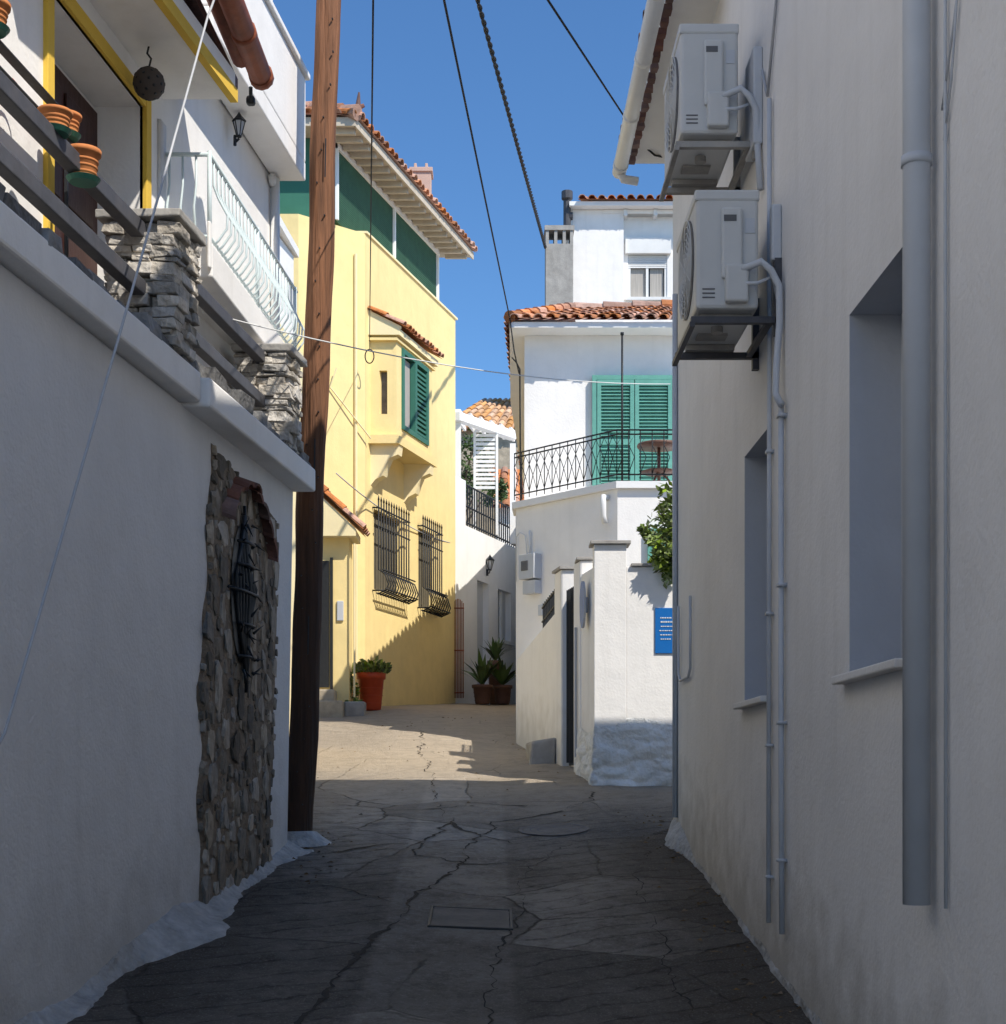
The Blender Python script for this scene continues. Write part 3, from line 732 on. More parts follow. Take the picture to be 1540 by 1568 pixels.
# ------------------------------------------------------------------ wooden utility pole
UP = empty('utility_pole'); b = MB(); PY = 11.12
px = lambda z: -1.415+.036*(z+.5)
pts = []; rr = []
for k in range(80):
    t = k/79; z = -.7+7.8*t
    pts.append((px(z)+.008*math.sin(z*2.2)+.004*math.sin(z*5.1), PY, z)); rr.append((.110-.0030*(z+.7))*(1+.016*math.sin(z*7)+.012*R(-1, 1)))
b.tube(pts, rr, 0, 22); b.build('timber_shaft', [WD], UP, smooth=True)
b = MB()
for k in range(30):
    z = -.2+k*.24; x = px(z)+R(-.06, .06); b.tube([(x, PY-.09, z), (x, PY-.115, z)], .006, 0, 5)
for z in (.9, 2.2, 4.4): b.tube([(px(z)+.03, PY-.11, z), (px(z)+.035, PY-.11, z+.28)], .005, 0, 5)
b.build('staples', [IR], UP)
b = MB(); b.lathe((-1.40, PY-.03, -.49), [(.31, -.06), (.23, .01), (.17, .05), (.12, .09), (.01, .10)], 0, 20); b.build('whitewashed_footing', [WK], UP, smooth=True)

# ------------------------------------------------------------------ distant cream house behind the pole
CH = empty('cream_house'); b = MB()
b.prism([(-2.35, 15.2), (-2.15, 17.6), (-7, 18), (-7, 15.2)], -.2, 4.9); b.build('walls', [YL], CH)
b = MB(); b.prism([(-2.5, 15.9), (-2.3, 17.6), (-7, 18), (-7, 15.9)], 4.92, 6.1); b.build('upper_storey', [WH], CH)
b = MB()
for k in range(8): b.box((-3.1, 15.86, 4.95+k*.13), (-2.53, 15.895, 5.05+k*.13), 0)
b.build('green_shutters', [GD], CH)
b = MB()
for k in range(16):
    x = -3.0+.055*k; b.tube([(x, 15.25, 4.95), (x+.02, 15.2, 5.3), (x, 15.25, 5.7)], .012, 0, 5)
b.tube([(-3.1, 15.25, 5.7), (-2.15, 15.25, 5.7)], .02, 0, 6); b.build('iron_railing', [IR], CH)
b = MB(); b.prism([(-2.4, 15.6), (-2.25, 17.7), (-7, 18), (-7, 15.6)], 6.12, 6.22); b.build('roof_slab', [WH], CH)

# ------------------------------------------------------------------ yellow house
YH = empty('yellow_house')
frY = lambda y, o, z: (-9.063+.295*y+o, y, z)
def py(y, o=0): return (-9.063+.295*y+o, y)
b = MB(frY)
b.wall(24.0, 28.5, .8, 8.68, 0, [(24.35, 25.6, 3.05, 4.35, .15, 1), (26.45, 27.3, 3.0, 4.4, .15, 1)], 0, 0)
b.build('street_wall', [YE, GS], YH)
b = MB()
b.prism([(-2.95, 23.15), (-1.985, 24.0), (-2.2, 24.1), (-7, 24.3), (-7, 23.15)], .7, 8.68)
b.prism([(-2.21, 24.02), (-2.2, 28.3), py(28.5, -.002), (-2.2, 29.5), (-7, 29.5), (-7, 24.31)], .7, 8.3)
b.prism([py(24.05, -.25), py(24.05, -.002), py(28.5, -.002), py(28.5, -.25)], 8.3, 8.679)
b.build('body', [YE], YH)
b = MB(frY); b.box((23.98, -.27, 8.684), (28.55, .03, 8.72), 0)
b.build('parapet_coping', [YL], YH)
b = MB(frY)   # upper loggia with green screens
b.box((23.5, -.36, 8.73), (28.3, -.30, 9.90), 0)
for k in range(34): b.box((23.5, -.30, 8.75+k*.034), (28.3, -.292, 8.765+k*.034), 0)
b.build('green_screens', [GR], YH)
b = MB(frY)
for y in (23.5, 26.0, 28.28): b.box((y, -.29, 8.73), (y+.05, -.25, 9.94), 0)
b.box((23.5, -.285, 9.84), (28.34, -.245, 9.93), 0)
b.build('loggia_frame', [WC], YH)
b = MB(); b.prism([py(23.4, -.4), py(28.3, -.4), (-3, 28.3), (-5.5, 23.4)], 8.3, 9.95); b.build('loggia_body', [GD], YH)
b = MB(frY)
b.box((22.95, -3.5, 9.96), (28.8, .22, 10.02), 0)
b.build('soffit', [WO], YH)
b = MB(frY)
for k in range(20): b.box((23.05+k*.29, -.22, 9.87), (23.12+k*.29, .18, 9.958), 0)
b.box((22.93, .22, 9.93), (28.82, .25, 10.06), 0); b.box((22.9, -3.5, 9.93), (22.948, .25, 10.06), 0)
b.build('rafters', [WO], YH)
b = MB()
b.tiles(frY(22.9, .30, 10.07), frY(28.85, .30, 10.07), frY(24.6, -3.2, 11.0), frY(27.6, -3.2, 11.0), .22, .4)
b.tiles(frY(22.85, -4.5, 10.07), frY(22.85, .30, 10.07), frY(24.6, -3.6, 11.0), frY(24.6, -3.2, 11.0), .22, .4)
for k in range(12):
    a = Vector(frY(22.87, .3, 10.12)).lerp(Vector(frY(24.6, -3.2, 11.08)), k/12); c = Vector(frY(22.87, .3, 10.12)).lerp(Vector(frY(24.6, -3.2, 11.08)), (k+1.1)/12)
    b.tube([tuple(a), tuple(c)], [.12, .09], 0, 10)
b.build('roof_tiles', [TI], YH, norm=False)
b = MB(); x, y, z = frY(23.3, .1, 10.2)
b.tube([(x, y, 10.15), (x, y, 10.3)], .07, 0, 8); b.tube([(x-.1, y, 10.32), (x+.14, y, 10.42)], [.07, .03], 0, 8); b.tube([(x+.04, y, 10.36), (x+.06, y, 10.62)], [.05, .015], 0, 8); b.build('ridge_finial', [TO], YH)
b = MB(); b.box((-1.42, 27, 10.1), (-1.06, 27.35, 10.88), 0); b.box((-1.45, 26.97, 10.88), (-1.03, 27.38, 10.96), 0)
b.box((-1.37, 27.05, 10.96), (-1.32, 27.3, 11.06), 0); b.box((-1.17, 27.05, 10.96), (-1.12, 27.3, 11.06), 0)
b.build('chimney', [M('pink_render', (.6, .42, .34))], YH, bevel=.01)
# oriel window
OR = MB(frY)
OR.wall(24.2, 25.9, 5.5, 7.2, .42, [(24.42, 25.68, 5.66, 6.98, .08, 1)], 0, 0)
for (oa, ob, za, zb) in ((0, .14, 5.5, 7.2), (.27, .42, 5.5, 7.2), (.14, .27, 5.5, 5.85), (.14, .27, 6.55, 7.2)):
    OR.quad([(24.2, oa, za), (24.2, ob, za), (24.2, ob, zb), (24.2, oa, zb)], 0)
OR.quad([(24.3, .14, 5.85), (24.3, .27, 5.85), (24.3, .27, 6.55), (24.3, .14, 6.55)], 2)
for a in (.14, .27): OR.quad([(24.2, a, 5.85), (24.3, a, 5.85), (24.3, a, 6.55), (24.2, a, 6.55)], 0)
for z in (5.85, 6.55): OR.quad([(24.2, .14, z), (24.3, .14, z), (24.3, .27, z), (24.2, .27, z)], 0)
OR.quad([(25.9, 0, 5.5), (25.9, .42, 5.5), (25.9, .42, 7.2), (25.9, 0, 7.2)], 0)
OR.box((24.1, -.02, 5.36), (26.0, .48, 5.498), 0); OR.box((24.12, -.02, 7.02), (25.98, .46, 7.06), 0)
OR.build('oriel', [YE, GS, CD], YH)
b = MB(frY)
for y in (24.2, 25.72):
    pr = [(0, 5.36), (.46, 5.36), (.44, 5.2), (.30, 5.14), (.24, 5.0), (.20, 4.86), (.08, 4.80), (0, 4.7)]
    ia = [b.add((y, o, z)) for o, z in pr]; ib = [b.add((y+.18, o, z)) for o, z in pr]
    b.face(ia); b.face(ib[::-1])
    for k in range(len(pr)):
        q = (k+1) % len(pr); b.face((ia[k], ia[q], ib[q], ib[k]))
b.build('corbels', [YL], YH)
b = MB(frY)
for q in ((24.42, 24.50, 5.66, 6.98), (25.60, 25.68, 5.66, 6.98), (25.0, 25.09, 5.74, 6.9)): b.box((q[0], .36, q[2]), (q[1], .45, q[3]), 0)
b.box((24.5, .36, 5.66), (25.6, .449, 5.74), 0); b.box((24.5, .36, 6.9), (25.6, .449, 6.98), 0)
b.build('oriel_window_frame', [GD], YH)
b = MB(frY)
for k in range(14): b.box((25.1, .37, 5.76+k*.08), (25.6, .43, 5.80+k*.08), 0)
b.build('oriel_shutter', [GD], YH)
b = MB(frY); b.box((24.52, .35, 5.76), (24.98, .36, 6.88), 0); b.build('oriel_curtain', [CT], YH)
b = MB(); b.tiles(frY(24.05, .56, 7.24), frY(26.05, .56, 7.24), frY(24.05, -.0, 7.52), frY(26.05, -.0, 7.52), .17, .3)
b.build('oriel_roof', [TI], YH, norm=False)
b = MB(frY); b.box((24.1, 0, 7.1), (26.0, .5, 7.2), 0); b.prism([(24.1, 0), (24.1, .52), (24.14, .52), (24.14, 0)], [7.2, 7.2, 7.2, 7.2], [7.5, 7.24, 7.24, 7.5], 0); b.build('oriel_cornice', [YL], YH)
def grille(y0, y1, z0, z1):
    b = MB(frY); n = int((y1-y0)/.11)
    for k in range(n+1):
        y = y0+(y1-y0)*k/n
        b.tube([(y, .10, z1+.14), (y, .10, z1-.75*(z1-z0)), (y, .2, z0+.2*(z1-z0)), (y, .26, z0+.1), (y, .22, z0), (y, .08, z0-.06)], .013, 0, 5)
        b.tube([(y, .10, z1+.12), (y, .10, z1+.2)], [.02, .002], 0, 5)
    for z, o in ((z1, .10), (z1-.3, .10), (z0+.33, .19), (z0+.02, .235), (z0-.05, .09)): b.tube([(y0-.05, o, z), (y1+.05, o, z)], .014, 0, 5)
    for y in (y0, y1):
        for z, o in ((z1, .1), (z0, .22)): b.tube([(y, 0, z), (y, o, z)], .014, 0, 5)
    b.build('window_grille', [IR], YH, smooth=True)
grille(24.28, 25.68, 3.02, 4.36); grille(26.4, 27.4, 2.98, 4.42)
b = MB(frY)
for a, c, z0, z1 in ((24.35, 25.6, 3.05, 4.35), (26.45, 27.3, 3.0, 4.4)):
    b.box((a+.02, -.13, z0+.02), ((a+c)/2-.02, -.09, z1-.02), 0); b.box(((a+c)/2+.02, -.13, z0+.02), (c-.02, -.09, z1-.02), 0)
b.build('inner_shutters', [M('dark_shutter', (.16, .14, .10), bump=.1)], YH)
# porch with tiled canopy
b = MB()
b.box((-3.2, 22.6, .7), (-2.12, 23.14, 3.6), 0)
b.build('porch', [YE], YH)
b = MB(); b.box((-2.85, 22.55, 1.35), (-2.42, 22.598, 3.25), 0); b.box((-2.40, 22.56, 1.3), (-2.36, 22.6, 3.3), 0); b.build('porch_door', [IR], YH)
b = MB(); b.tiles((-1.93, 22.35, 3.72), (-1.93, 23.35, 3.72), (-2.75, 22.35, 4.5), (-2.75, 23.6, 4.5), .2, .33); b.build('porch_tiles', [TI], YH, norm=False)
b = MB(); b.prism([(-2.75, 22.4), (-2.0, 22.4), (-2.0, 23.2), (-2.75, 23.3)], [3.6]*4, [4.42, 3.70, 3.70, 4.42]); b.build('porch_gable', [YL], YH)
b = MB(); b.box((-2.9, 21.9, .7), (-2.15, 22.6, 1.12), 0); b.box((-2.9, 22.2, 1.12), (-2.3, 22.6, 1.30), 0); b.box((-2.15, 22.2, .6), (-1.85, 22.5, 1.12), 1); b.build('porch_steps', [HS, CO], YH, bevel=.02)
b = MB(); b.tube([(-2.12, 23.83, .9), (-2.13, 23.83, 8.3)], .025, 0, 8); b.tube([(-2.03, 22.5, 1.2), (-2.03, 22.5, 3.5)], .015, 0, 6); b.tube([(-1.9, 23.95, 5.4), (-2.5, 23.5, 6.1), (-2.4, 23.5, 6.4)], .012, 0, 6); b.build('pipes', [YL], YH)
b = MB(); b.box((-2.3, 22.57, 2.35), (-2.2, 22.6, 2.65), 0); b.build('mailbox', [PV], YH, bevel=.01)

pot((-1.84, 23.25, 1.03), .22, .58, RP, 'bush', 'red_flower_pot')
pot((-.14, 28.0, 1.36), .19, .36, BM, 'agave', 'agave_pot'); pot((.24, 28.3, 1.37), .18, .36, BM, 'agave', 'agave_pot')
pot((.10, 28.9, 1.39), .15, .85, BM, 'agave', 'agave_pot')
b = MB(); b.leaves((-2.13, 22.9, 1.35), (.12, .12, .35), 400, .10); b.leaves((-2.05, 22.6, 1.1), (.2, .15, .12), 200, .08); b.build('wall_weeds', [LG], norm=False)

# ------------------------------------------------------------------ shaded white wall closing the lane
BH = empty('end_house')
frW = lambda y, o, z: (-.657+.35*(y-28.7)+o, y, z)
b = MB(frW)
b.wall(28.7, 34, 1.0, 4.9, 0, [(29.85, 30.5, 1.4, 3.92, .12, 1), (31.05, 31.85, 2.85, 3.9, .12, 1)], 0, 0)
b.quad([(28.7, 0, 4.9), (34, 0, 4.9), (34, -4, 4.9), (28.7, -4, 4.9)], 0)
b.box((28.6, -.9, 1.0), (29.15, .03, 5.75), 0)
b.build('walls', [WC, PV], BH)
b = MB(frW); b.box((31.0, .0, 2.78), (31.9, .08, 2.85), 0); b.box((31.4, -.1, 2.86), (31.47, -.05, 3.9), 0); b.build('window_trim', [PW], BH)
b = MB(frW)
n = 34
for k in range(n+1): y = 29.2+(33.6-29.2)*k/n; b.tube([(y, -.05, 4.9), (y, -.05, 5.72)], .014, 0, 4)
for z in (4.98, 5.3, 5.72): b.tube([(29.2, -.05, z), (33.6, -.05, z)], .02, 0, 5)
b.build('terrace_railing_bars', [IR], BH)
b = MB()
for k in range(8): b.tube([(-.70+.028*k, 28.45, 1.5), (-.70+.028*k, 28.45, 3.3+.08*math.sin(k*.45))], .009, 0, 4)
for z in (1.6, 2.4, 3.2): b.tube([(-.71, 28.44, z), (-.49, 28.44, z)], .013, 0, 4)
b.build('rusty_gate', [RU], BH)
lantern((-.0, 30.35, 4.2), .26)
PG = empty('pergola'); b = MB()
b.box((-.72, 30, 4.9), (-.58, 30.12, 7.35), 0); b.box((.42, 31.5, 4.9), (.54, 31.6, 7.0), 0)
b.prism([(-.78, 29.9), (-.60, 29.85), (.6, 31.6), (.42, 31.7)], 7.1, 7.26)
for k in range(7): t = k/6; b.prism([(-.85+1.25*t, 29.8+1.8*t), (-.80+1.25*t, 29.76+1.8*t), (-.5+1.25*t, 31.6+1.2*t), (-.55+1.25*t, 31.6+1.2*t)], 7.28, 7.36)
b.build('frame', [WC], PG)
b = MB()
for k in range(15): b.box((-.30, 31.0, 5.95+k*.09), (.12, 31.03, 6.005+k*.09), 0)
b.box((-.34, 30.98, 5.0), (-.29, 31.05, 7.25), 0); b.box((.12, 30.98, 5.0), (.17, 31.05, 7.2), 0)
b.build('louvre_panel', [WC], PG)
FH = empty('stone_house'); b = MB(); b.box((-1.2, 38, 1), (4, 46, 8.75), 0); b.build('walls', [HS], FH)
b = MB(); b.tiles((-1.4, 37.8, 8.7), (4.2, 37.8, 8.7), (-.2, 41, 10.3), (3, 41, 10.3), .24, .45); b.build('roof', [M('ochre_tile', (.66, .36, .16), island=.3, vscale=10)], FH, norm=False)
b = MB(); b.box((.15, 34.5, 1), (4, 37.5, 6.2), 0); b.build('lean_to', [WH], FH)
b = MB(); b.tiles((.0, 34.3, 6.15), (4, 34.3, 6.15), (.0, 36.6, 7.5), (4, 36.6, 7.5), .24, .45); b.build('lean_to_roof', [TI], FH, norm=False)
OT = empty('olive_tree'); b = MB()
b.tube([(-.75, 34, 1.2), (-.7, 34, 4), (-.62, 34, 6.2), (-.55, 34, 7)], [.14, .12, .08, .03], 0, 8)
for k in range(7): a = k*.9; b.tube([(-.65, 34, 5.6+.15*k), (-.65+.5*math.cos(a), 34+.5*math.sin(a), 6.3+.2*k)], [.04, .01], 0, 5)
b.build('trunk', [BK], OT); b = MB(); b.leaves((-.62, 34, 7.0), (.75, .75, .85), 2200, .12); b.leaves((.1, 33.6, 6.4), (.3, .4, .4), 500, .12); b.build('foliage', [LF], OT, norm=False)

# ------------------------------------------------------------------ white house on the right with teal shutters
WHh = empty('white_shuttered_house')
p0 = Vector((.32, 18.5)); dd = Vector((1.14, -1.3)).normalized(); nv = Vector((dd.y, -dd.x))
frC = lambda s, o, z: (p0.x+dd.x*s+nv.x*o, p0.y+dd.y*s+nv.y*o, z)
b = MB()
low = [(.32, 18.5), (1.46, 17.2), (5, 17.2), (5, 33), (.95, 33), (.75, 28), (.40, 22)]
b.prism(low, -.3, 3.30, 0); b.build('lower_storey', [WH], WHh)
b = MB(); b.prism([(.27, 18.48), (1.44, 17.14), (5, 17.14), (5, 19), (.3, 19)], 3.302, 3.38); b.build('balcony_slab', [WC], WHh)
b = MB(); up = [(.43, 18.72), (5, 18.72), (5, 33), (1.05, 33), (.82, 28), (.50, 22)]
frS = lambda x, o, z: (x, 18.7-o, z)
b.prism(up, 3.382, 5.5, 0); b.build('upper_storey', [WH], WHh)
b = MB(); b.prism([(.24, 18.38), (5.2, 18.38), (5.2, 33.2), (.80, 33.2), (.62, 28), (.30, 22)], 5.502, 5.57); b.build('eaves', [WC], WHh)
b = MB()
b.tiles((.22, 18.34, 5.58), (5.2, 18.34, 5.58), (1.15, 20.6, 6.38), (5.0, 20.6, 6.50), .15, .32)
b.tiles((.62, 27.6, 5.58), (.22, 18.36, 5.58), (1.9, 27, 6.38), (1.15, 20.6, 6.38), .22, .4)
E0 = Vector((.24, 18.36, 5.63)); E1 = Vector((1.15, 20.6, 6.45))
for k in range(8): b.tube([tuple(E0.lerp(E1, k/8)), tuple(E0.lerp(E1, (k+1.1)/8))], [.075, .055], 0, 10)
for k in range(10): b.tube([(1.15+k*.4, 20.6, 6.42+k*.013), (1.57+k*.4, 20.6, 6.42+k*.013)], [.09, .07], 0, 10)
b.build('roof_tiles', [TI], WHh, norm=False)
SH = MB(frS)
def shutter(x0, x1, z0, z1, o=.0):
    w = .05
    SH.box((x0, o, z0), (x0+w, o+.05, z1)); SH.box((x1-w, o, z0), (x1, o+.05, z1))
    for z in (z0, (z0+z1)/2-.04, z1-.07): SH.box((x0+w, o, z), (x1-w, o+.049, z+.07))
    z = z0+.08
    while z < z1-.1:
        if not ((z0+z1)/2-.09 < z < (z0+z1)/2+.03):
            i = [SH.add(p) for p in ((x0+w, o+.012, z+.028), (x1-w, o+.012, z+.028), (x1-w, o+.045, z), (x0+w, o+.045, z))]; SH.face(i)
        z += .042
    SH.box((x0+w, o+.002, z0+.07), (x1-w, o+.01, z1-.07))
shutter(1.33, 1.79, 3.40, 4.93, .02); shutter(1.80, 2.26, 3.40, 4.93, .02)
SH.box((1.27, 0, 3.39), (1.325, .06, 4.99)); SH.box((2.265, 0, 3.39), (2.32, .06, 4.99)); SH.box((1.325, 0, 4.935), (2.265, .06, 4.99))
SH.build('balcony_shutters', [TE], WHh)
SH = MB(lambda x, o, z: (x, 17.2-o, z)); shutter(1.80, 2.25, 2.10, 2.84, .02); SH.build('window_shutters', [TE], WHh)
b = MB(); b.box((1.72, 17.1, 2.03), (2.4, 17.199, 2.09), 0); b.build('window_sill', [CO], WHh)
b = MB()
path = [Vector((.30, 18.44, 0)), Vector((1.45, 17.17, 0)), Vector((3.2, 17.17, 0))]
for a, c in zip(path, path[1:]):
    for z in (3.46, 3.92, 3.97): b.tube([(a.x, a.y, z), (c.x, c.y, z)], .010, 0, 5)
    n = int((c-a).length/.13)
    for k in range(n+1):
        p = a.lerp(c, k/n); q = a.lerp(c, min(1, (k+1)/n)); mm = (p+q)/2
        b.tube([(p.x, p.y, 3.40), (p.x, p.y, 3.97)], .006, 0, 4)
        if k < n:
            b.tube([(p.x, p.y, 3.47), (mm.x, mm.y, 3.66), (p.x, p.y, 3.80), (mm.x, mm.y, 3.91), (q.x, q.y, 3.80), (mm.x, mm.y, 3.66), (q.x, q.y, 3.47)], .005, 0, 4)
b.tube([(1.51, 17.16, 3.38), (1.51, 17.16, 5.05)], .012, 0, 6); b.tube([(1.51, 17.16, 5.05), (1.51, 17.16, 5.08)], .02, 0, 6)
b.tube([(.38, 18.62, 3.4), (.37, 18.6, 5.05), (.32, 18.45, 5.1), (.27, 18.4, 5.14)], .010, 0, 6)
b.build('iron_railing', [IR], WHh, smooth=True)
b = MB(frC)
b.box((.20, 0, 2.40), (.46, .13, 2.70), 0); b.box((.24, 0, 2.22), (.46, .11, 2.38), 0); b.box((.24, .13, 2.5), (.36, .14, 2.62), 1)
b.box((.45, 0, 1.95), (.52, .05, 2.08), 0)
b.build('meter_boxes', [PV, AD], WHh, bevel=.012)
b = MB(frC); b.tube([(.28, .03, 3.0), (.28, .03, 2.7)], .012, 0, 6); b.tube([(0.04, .03, 2.4), (.04, .03, 2.95), (.1, .03, 3.0), (.2, .03, 2.95), (.24, .03, 2.7)], .008, 0, 5)
b.tube([(1.58, -.02, 3.22), (1.58, .08, 3.22), (1.6, .1, 3.15), (1.58, .08, 3.0), (1.58, .05, 2.92)], .035, 0, 10); b.build('wall_pipes', [PW], WHh, smooth=True)
TB = empty('round_table'); b = MB(); b.lathe((1.98, 17.6, 3.86), [(.25, 0), (.26, .02), (.25, .04), (.01, .04)], 0, 24); b.tube([(1.98, 17.6, 3.38), (1.98, 17.6, 3.88)], .02, 0, 8)
for k in range(3): a = k*2.1; b.tube([(1.98, 17.6, 3.6), (1.98+.2*math.cos(a), 17.6+.2*math.sin(a), 3.39)], .012, 0, 6)
b.lathe((1.98, 17.6, 3.56), [(.2, 0), (.22, .012), (.2, .024), (.01, .024)], 0, 20)
b.build('table', [BM], TB, smooth=True)

# boundary wall of that house
BW = empty('garden_wall')
frG = lambda y, o, z: (.32+(18.5-y)*.162-o, y, z)
b = MB(frG)
b.prism([(18.45, 0), (16.1, 0), (16.1, -.2), (18.45, -.2)], [-.3]*4, [1.45, 1.78, 1.78, 1.45])
b.box((15.75, -.24, -.4), (16.1, .02, 2.18), 0)
b.box((14.95, -.22, -.4), (15.25, .0, 2.16), 0)
b.box((14.42, -.22, -.4), (14.95, -.01, 2.02), 0)
b.build('side_wall', [WH], BW, bevel=.02)
b = MB()
b.box((.985, 14.2, -.5), (1.29, 14.42, 2.20), 0); b.box((1.291, 14.205, -.5), (3.6, 14.40, 1.99), 0)
b.build('front_wall', [WH], BW, bevel=.006)
b = MB(); b.box((.95, 14.16, 2.202), (1.33, 14.46, 2.235), 0); b.box((1.335, 14.17, 1.992), (1.53, 14.44, 2.02), 0)
b.box((.86, 14.93, 2.162), (1.12, 15.28, 2.19), 0)
b.build('cap_slabs', [CO], BW, bevel=.005)
b = MB(frG); b.box((15.72, -.26, 2.182), (16.13, .04, 2.21), 0); b.build('pillar_cap', [CO], BW)
# whitewashed rubble plinth: one lumpy surface wrapping the corner
b = MB()
def lump(u, z, top):
    p = Vector((u*3.6+.35*noise.noise(Vector((u*5, z*5, 0))), z*6.5+.3*noise.noise(Vector((u*6, z*4, 7))), 4.4)); d = noise.voronoi(p)[0]
    e = min(1, (d[1]-d[0])*1.6); fade = max(0, min(1, (top-z)/.22))
    return (.010+.034*(e**.6)+.022*noise.noise(Vector((u*3, z*3, 8)))+.008*noise.noise(Vector((u*14, z*14, 8))))*fade-.004+.035*max(0, .1-z)
grid = {}; NU, NZ = 150, 64
for i in range(NU+1):
    u = -.9+3.0*i/NU
    for k in range(NZ+1):
        top = .50+.12*noise.noise(Vector((u*1.3, 0, 0))); z = -.45+(top+.45)*k/NZ; h = lump(u, z, top)
        if u < 0: y = 14.2-u; x, y, zz = frG(y, h, z); x = min(x, .985-h) if y < 14.42 else x
        elif u == 0: x, y = .985-h, 14.2-h
        else: x, y = .985+u, 14.2-h
        grid[i,k] = b.addw((x, y, z))
for i in range(NU):
    for k in range(NZ): b.face((grid[i,k], grid[i+1,k], grid[i+1,k+1], grid[i,k+1]))
b.build('rubble_plinth', [WF], BW, smooth=True)
b = MB(frG); b.box((15.27, -.10, .12), (15.73, -.06, 1.9), 0)
for k in range(6): b.tube([(15.3+k*.075, -.03, .15), (15.3+k*.075, -.03, 1.95)], .012, 0, 5)
b.build('iron_gate', [IR], BW)
b = MB(frG)
for k in range(12): y = 16.2+k*.09; b.tube([(y, -.08, 1.72-.14*(y-16.1)), (y, -.08, 2.14-.14*(y-16.1))], .011, 0, 5)
for h in (.03, .2, .36): b.tube([(16.12, -.08, 1.75+h), (17.25, -.08, 1.58+h)], .013, 0, 5)
b.build('wall_railing', [IR], BW)
b = MB(frG); b.tube([(15.05, .02, 1.5), (15.05, .02, .2)], .014, 0, 8); b.build('wall_pipe', [CG], BW)
b = MB(); b.box((.42, 16.0, -.05), (.70, 16.75, .40), 0, j=.03); b.build('concrete_block', [CO], bevel=.03)
SG = empty('street_name_sign'); b = MB(); b.box((1.56, 14.19, 1.17), (1.95, 14.197, 1.60), 0); b.build('plate', [BS], SG, bevel=.003)
b = MB()
for k, (w, h) in enumerate(((.10, .010), (.24, .014), (.2, .009), (.22, .009), (.18, .009), (.1, .009))):
    x = 1.60+R(0, .03); z = 1.50-k*.04; xe = x+w
    while x < xe: l = R(.008, .022); b.box((x, 14.186, z), (x+l, 14.189, z+h), 0); x += l+.006
b.build('lettering', [PW], SG)
SR = empty('round_blue_sign'); b = MB(frG)
n = 28; ia = [b.add((14.62+.10*math.cos(t), .055, 1.68+.23*math.sin(t))) for t in [2*math.pi*k/n for k in range(n)]]; ib = [b.add((14.62+.10*math.cos(t), .035, 1.68+.23*math.sin(t))) for t in [2*math.pi*k/n for k in range(n)]]
b.face(ia, 0); b.face(ib[::-1], 1)
for k in range(n): b.face((ia[k], ia[(k+1)%n], ib[(k+1)%n], ib[k]), 1)
b.box((14.6, 0, 1.6), (14.64, .035, 1.75), 1)
b.build('disc', [BS, CG], SR)
CT2 = empty('lemon_tree'); b = MB(); b.tube([(1.9, 15.3, .2), (1.88, 15.3, 1.4), (1.8, 15.0, 2.2), (1.75, 14.8, 2.6)], [.05, .04, .03, .01], 0, 8)
for k in range(8): a = k*.8; b.tube([(1.84, 15.0, 1.9+.1*k), (1.84+.3*math.cos(a), 14.7+.3*math.sin(a), 2.05+.1*k)], [.018, .005], 0, 5)
b.build('trunk', [BK], CT2)
b = MB(); b.leaves((1.80, 14.6, 2.32), (.30, .35, .50), 1300, .11); b.leaves((1.72, 14.1, 2.02), (.20, .12, .24), 600, .10); b.leaves((1.54, 14.3, 2.28), (.15, .15, .12), 200, .10); b.build('foliage', [LG], CT2, norm=False)

# ------------------------------------------------------------------ tall house on the hill behind
TH = empty('hill_house'); frH = lambda x, o, z: (x, 40-o, z)
b = MB(frH)
b.wall(2.2, 3.56, 1, 15.1, 0, [], 0, 0)
b.wall(3.56, 8, 1, 15.0, -.25, [(3.70, 4.75, 12.85, 14.4, .15, 1)], 0, 0)
b.quad([(3.56, 0, 1), (3.56, -.25, 1), (3.56, -.25, 15.1), (3.56, 0, 15.1)], 0); b.quad([(2.2, 0, 1), (2.2, -6, 1), (2.2, -6, 15.1), (2.2, 0, 15.1)], 0)
b.quad([(2.2, 0, 15.1), (8, 0, 15.1), (8, -6, 15.1), (2.2, -6, 15.1)], 0)
b.box((3.0, .0, 15.0), (8, .02, 15.1), 0)
b.build('walls', [WH, GS], TH)
b = MB(frH)
b.box((3.62, -.24, 14.0), (4.84, -.12, 14.42), 0)
for k in range(7): b.box((3.7, -.3, 13.98-k*.055), (4.75, -.27, 14.02-k*.055), 0)
for x in (3.70, 4.18, 4.68): b.box((x, -.33, 12.85), (x+.07, -.28, 13.7), 0)
b.box((3.62, -.24, 12.76), (4.84, -.15, 12.84), 0)
for x in (3.55, 4.35, 5.2): b.box((x, -.2, 14.92), (x+.1, .1, 15.08), 0)
b.build('roller_shutter_window', [PW], TH)
b = MB(frH); b.box((3.78, -.36, 12.87), (4.16, -.35, 13.65), 0); b.box((4.3, -.36, 12.87), (4.66, -.35, 13.65), 0); b.build('curtains', [CT], TH)
b = MB(); b.box((2.1, 39.7, 15.11), (8.2, 46, 15.22), 0); b.build('cornice', [WC], TH)
b = MB(); b.tiles((2.3, 39.6, 15.24), (8.2, 39.6, 15.24), (2.9, 42, 15.9), (8, 42, 15.9), .26, .45); b.build('roof_tiles', [TI], TH, norm=False)
b = MB(); b.box((1.45, 39, 1), (2.16, 39.7, 13.85), 0)
for x in (1.45, 1.67, 1.89, 2.08): b.box((x, 39.0, 13.85), (x+.08, 39.7, 14.2), 0)
b.box((1.42, 38.97, 14.2), (2.19, 39.73, 14.32), 0); b.build('concrete_chimney', [CO], TH)
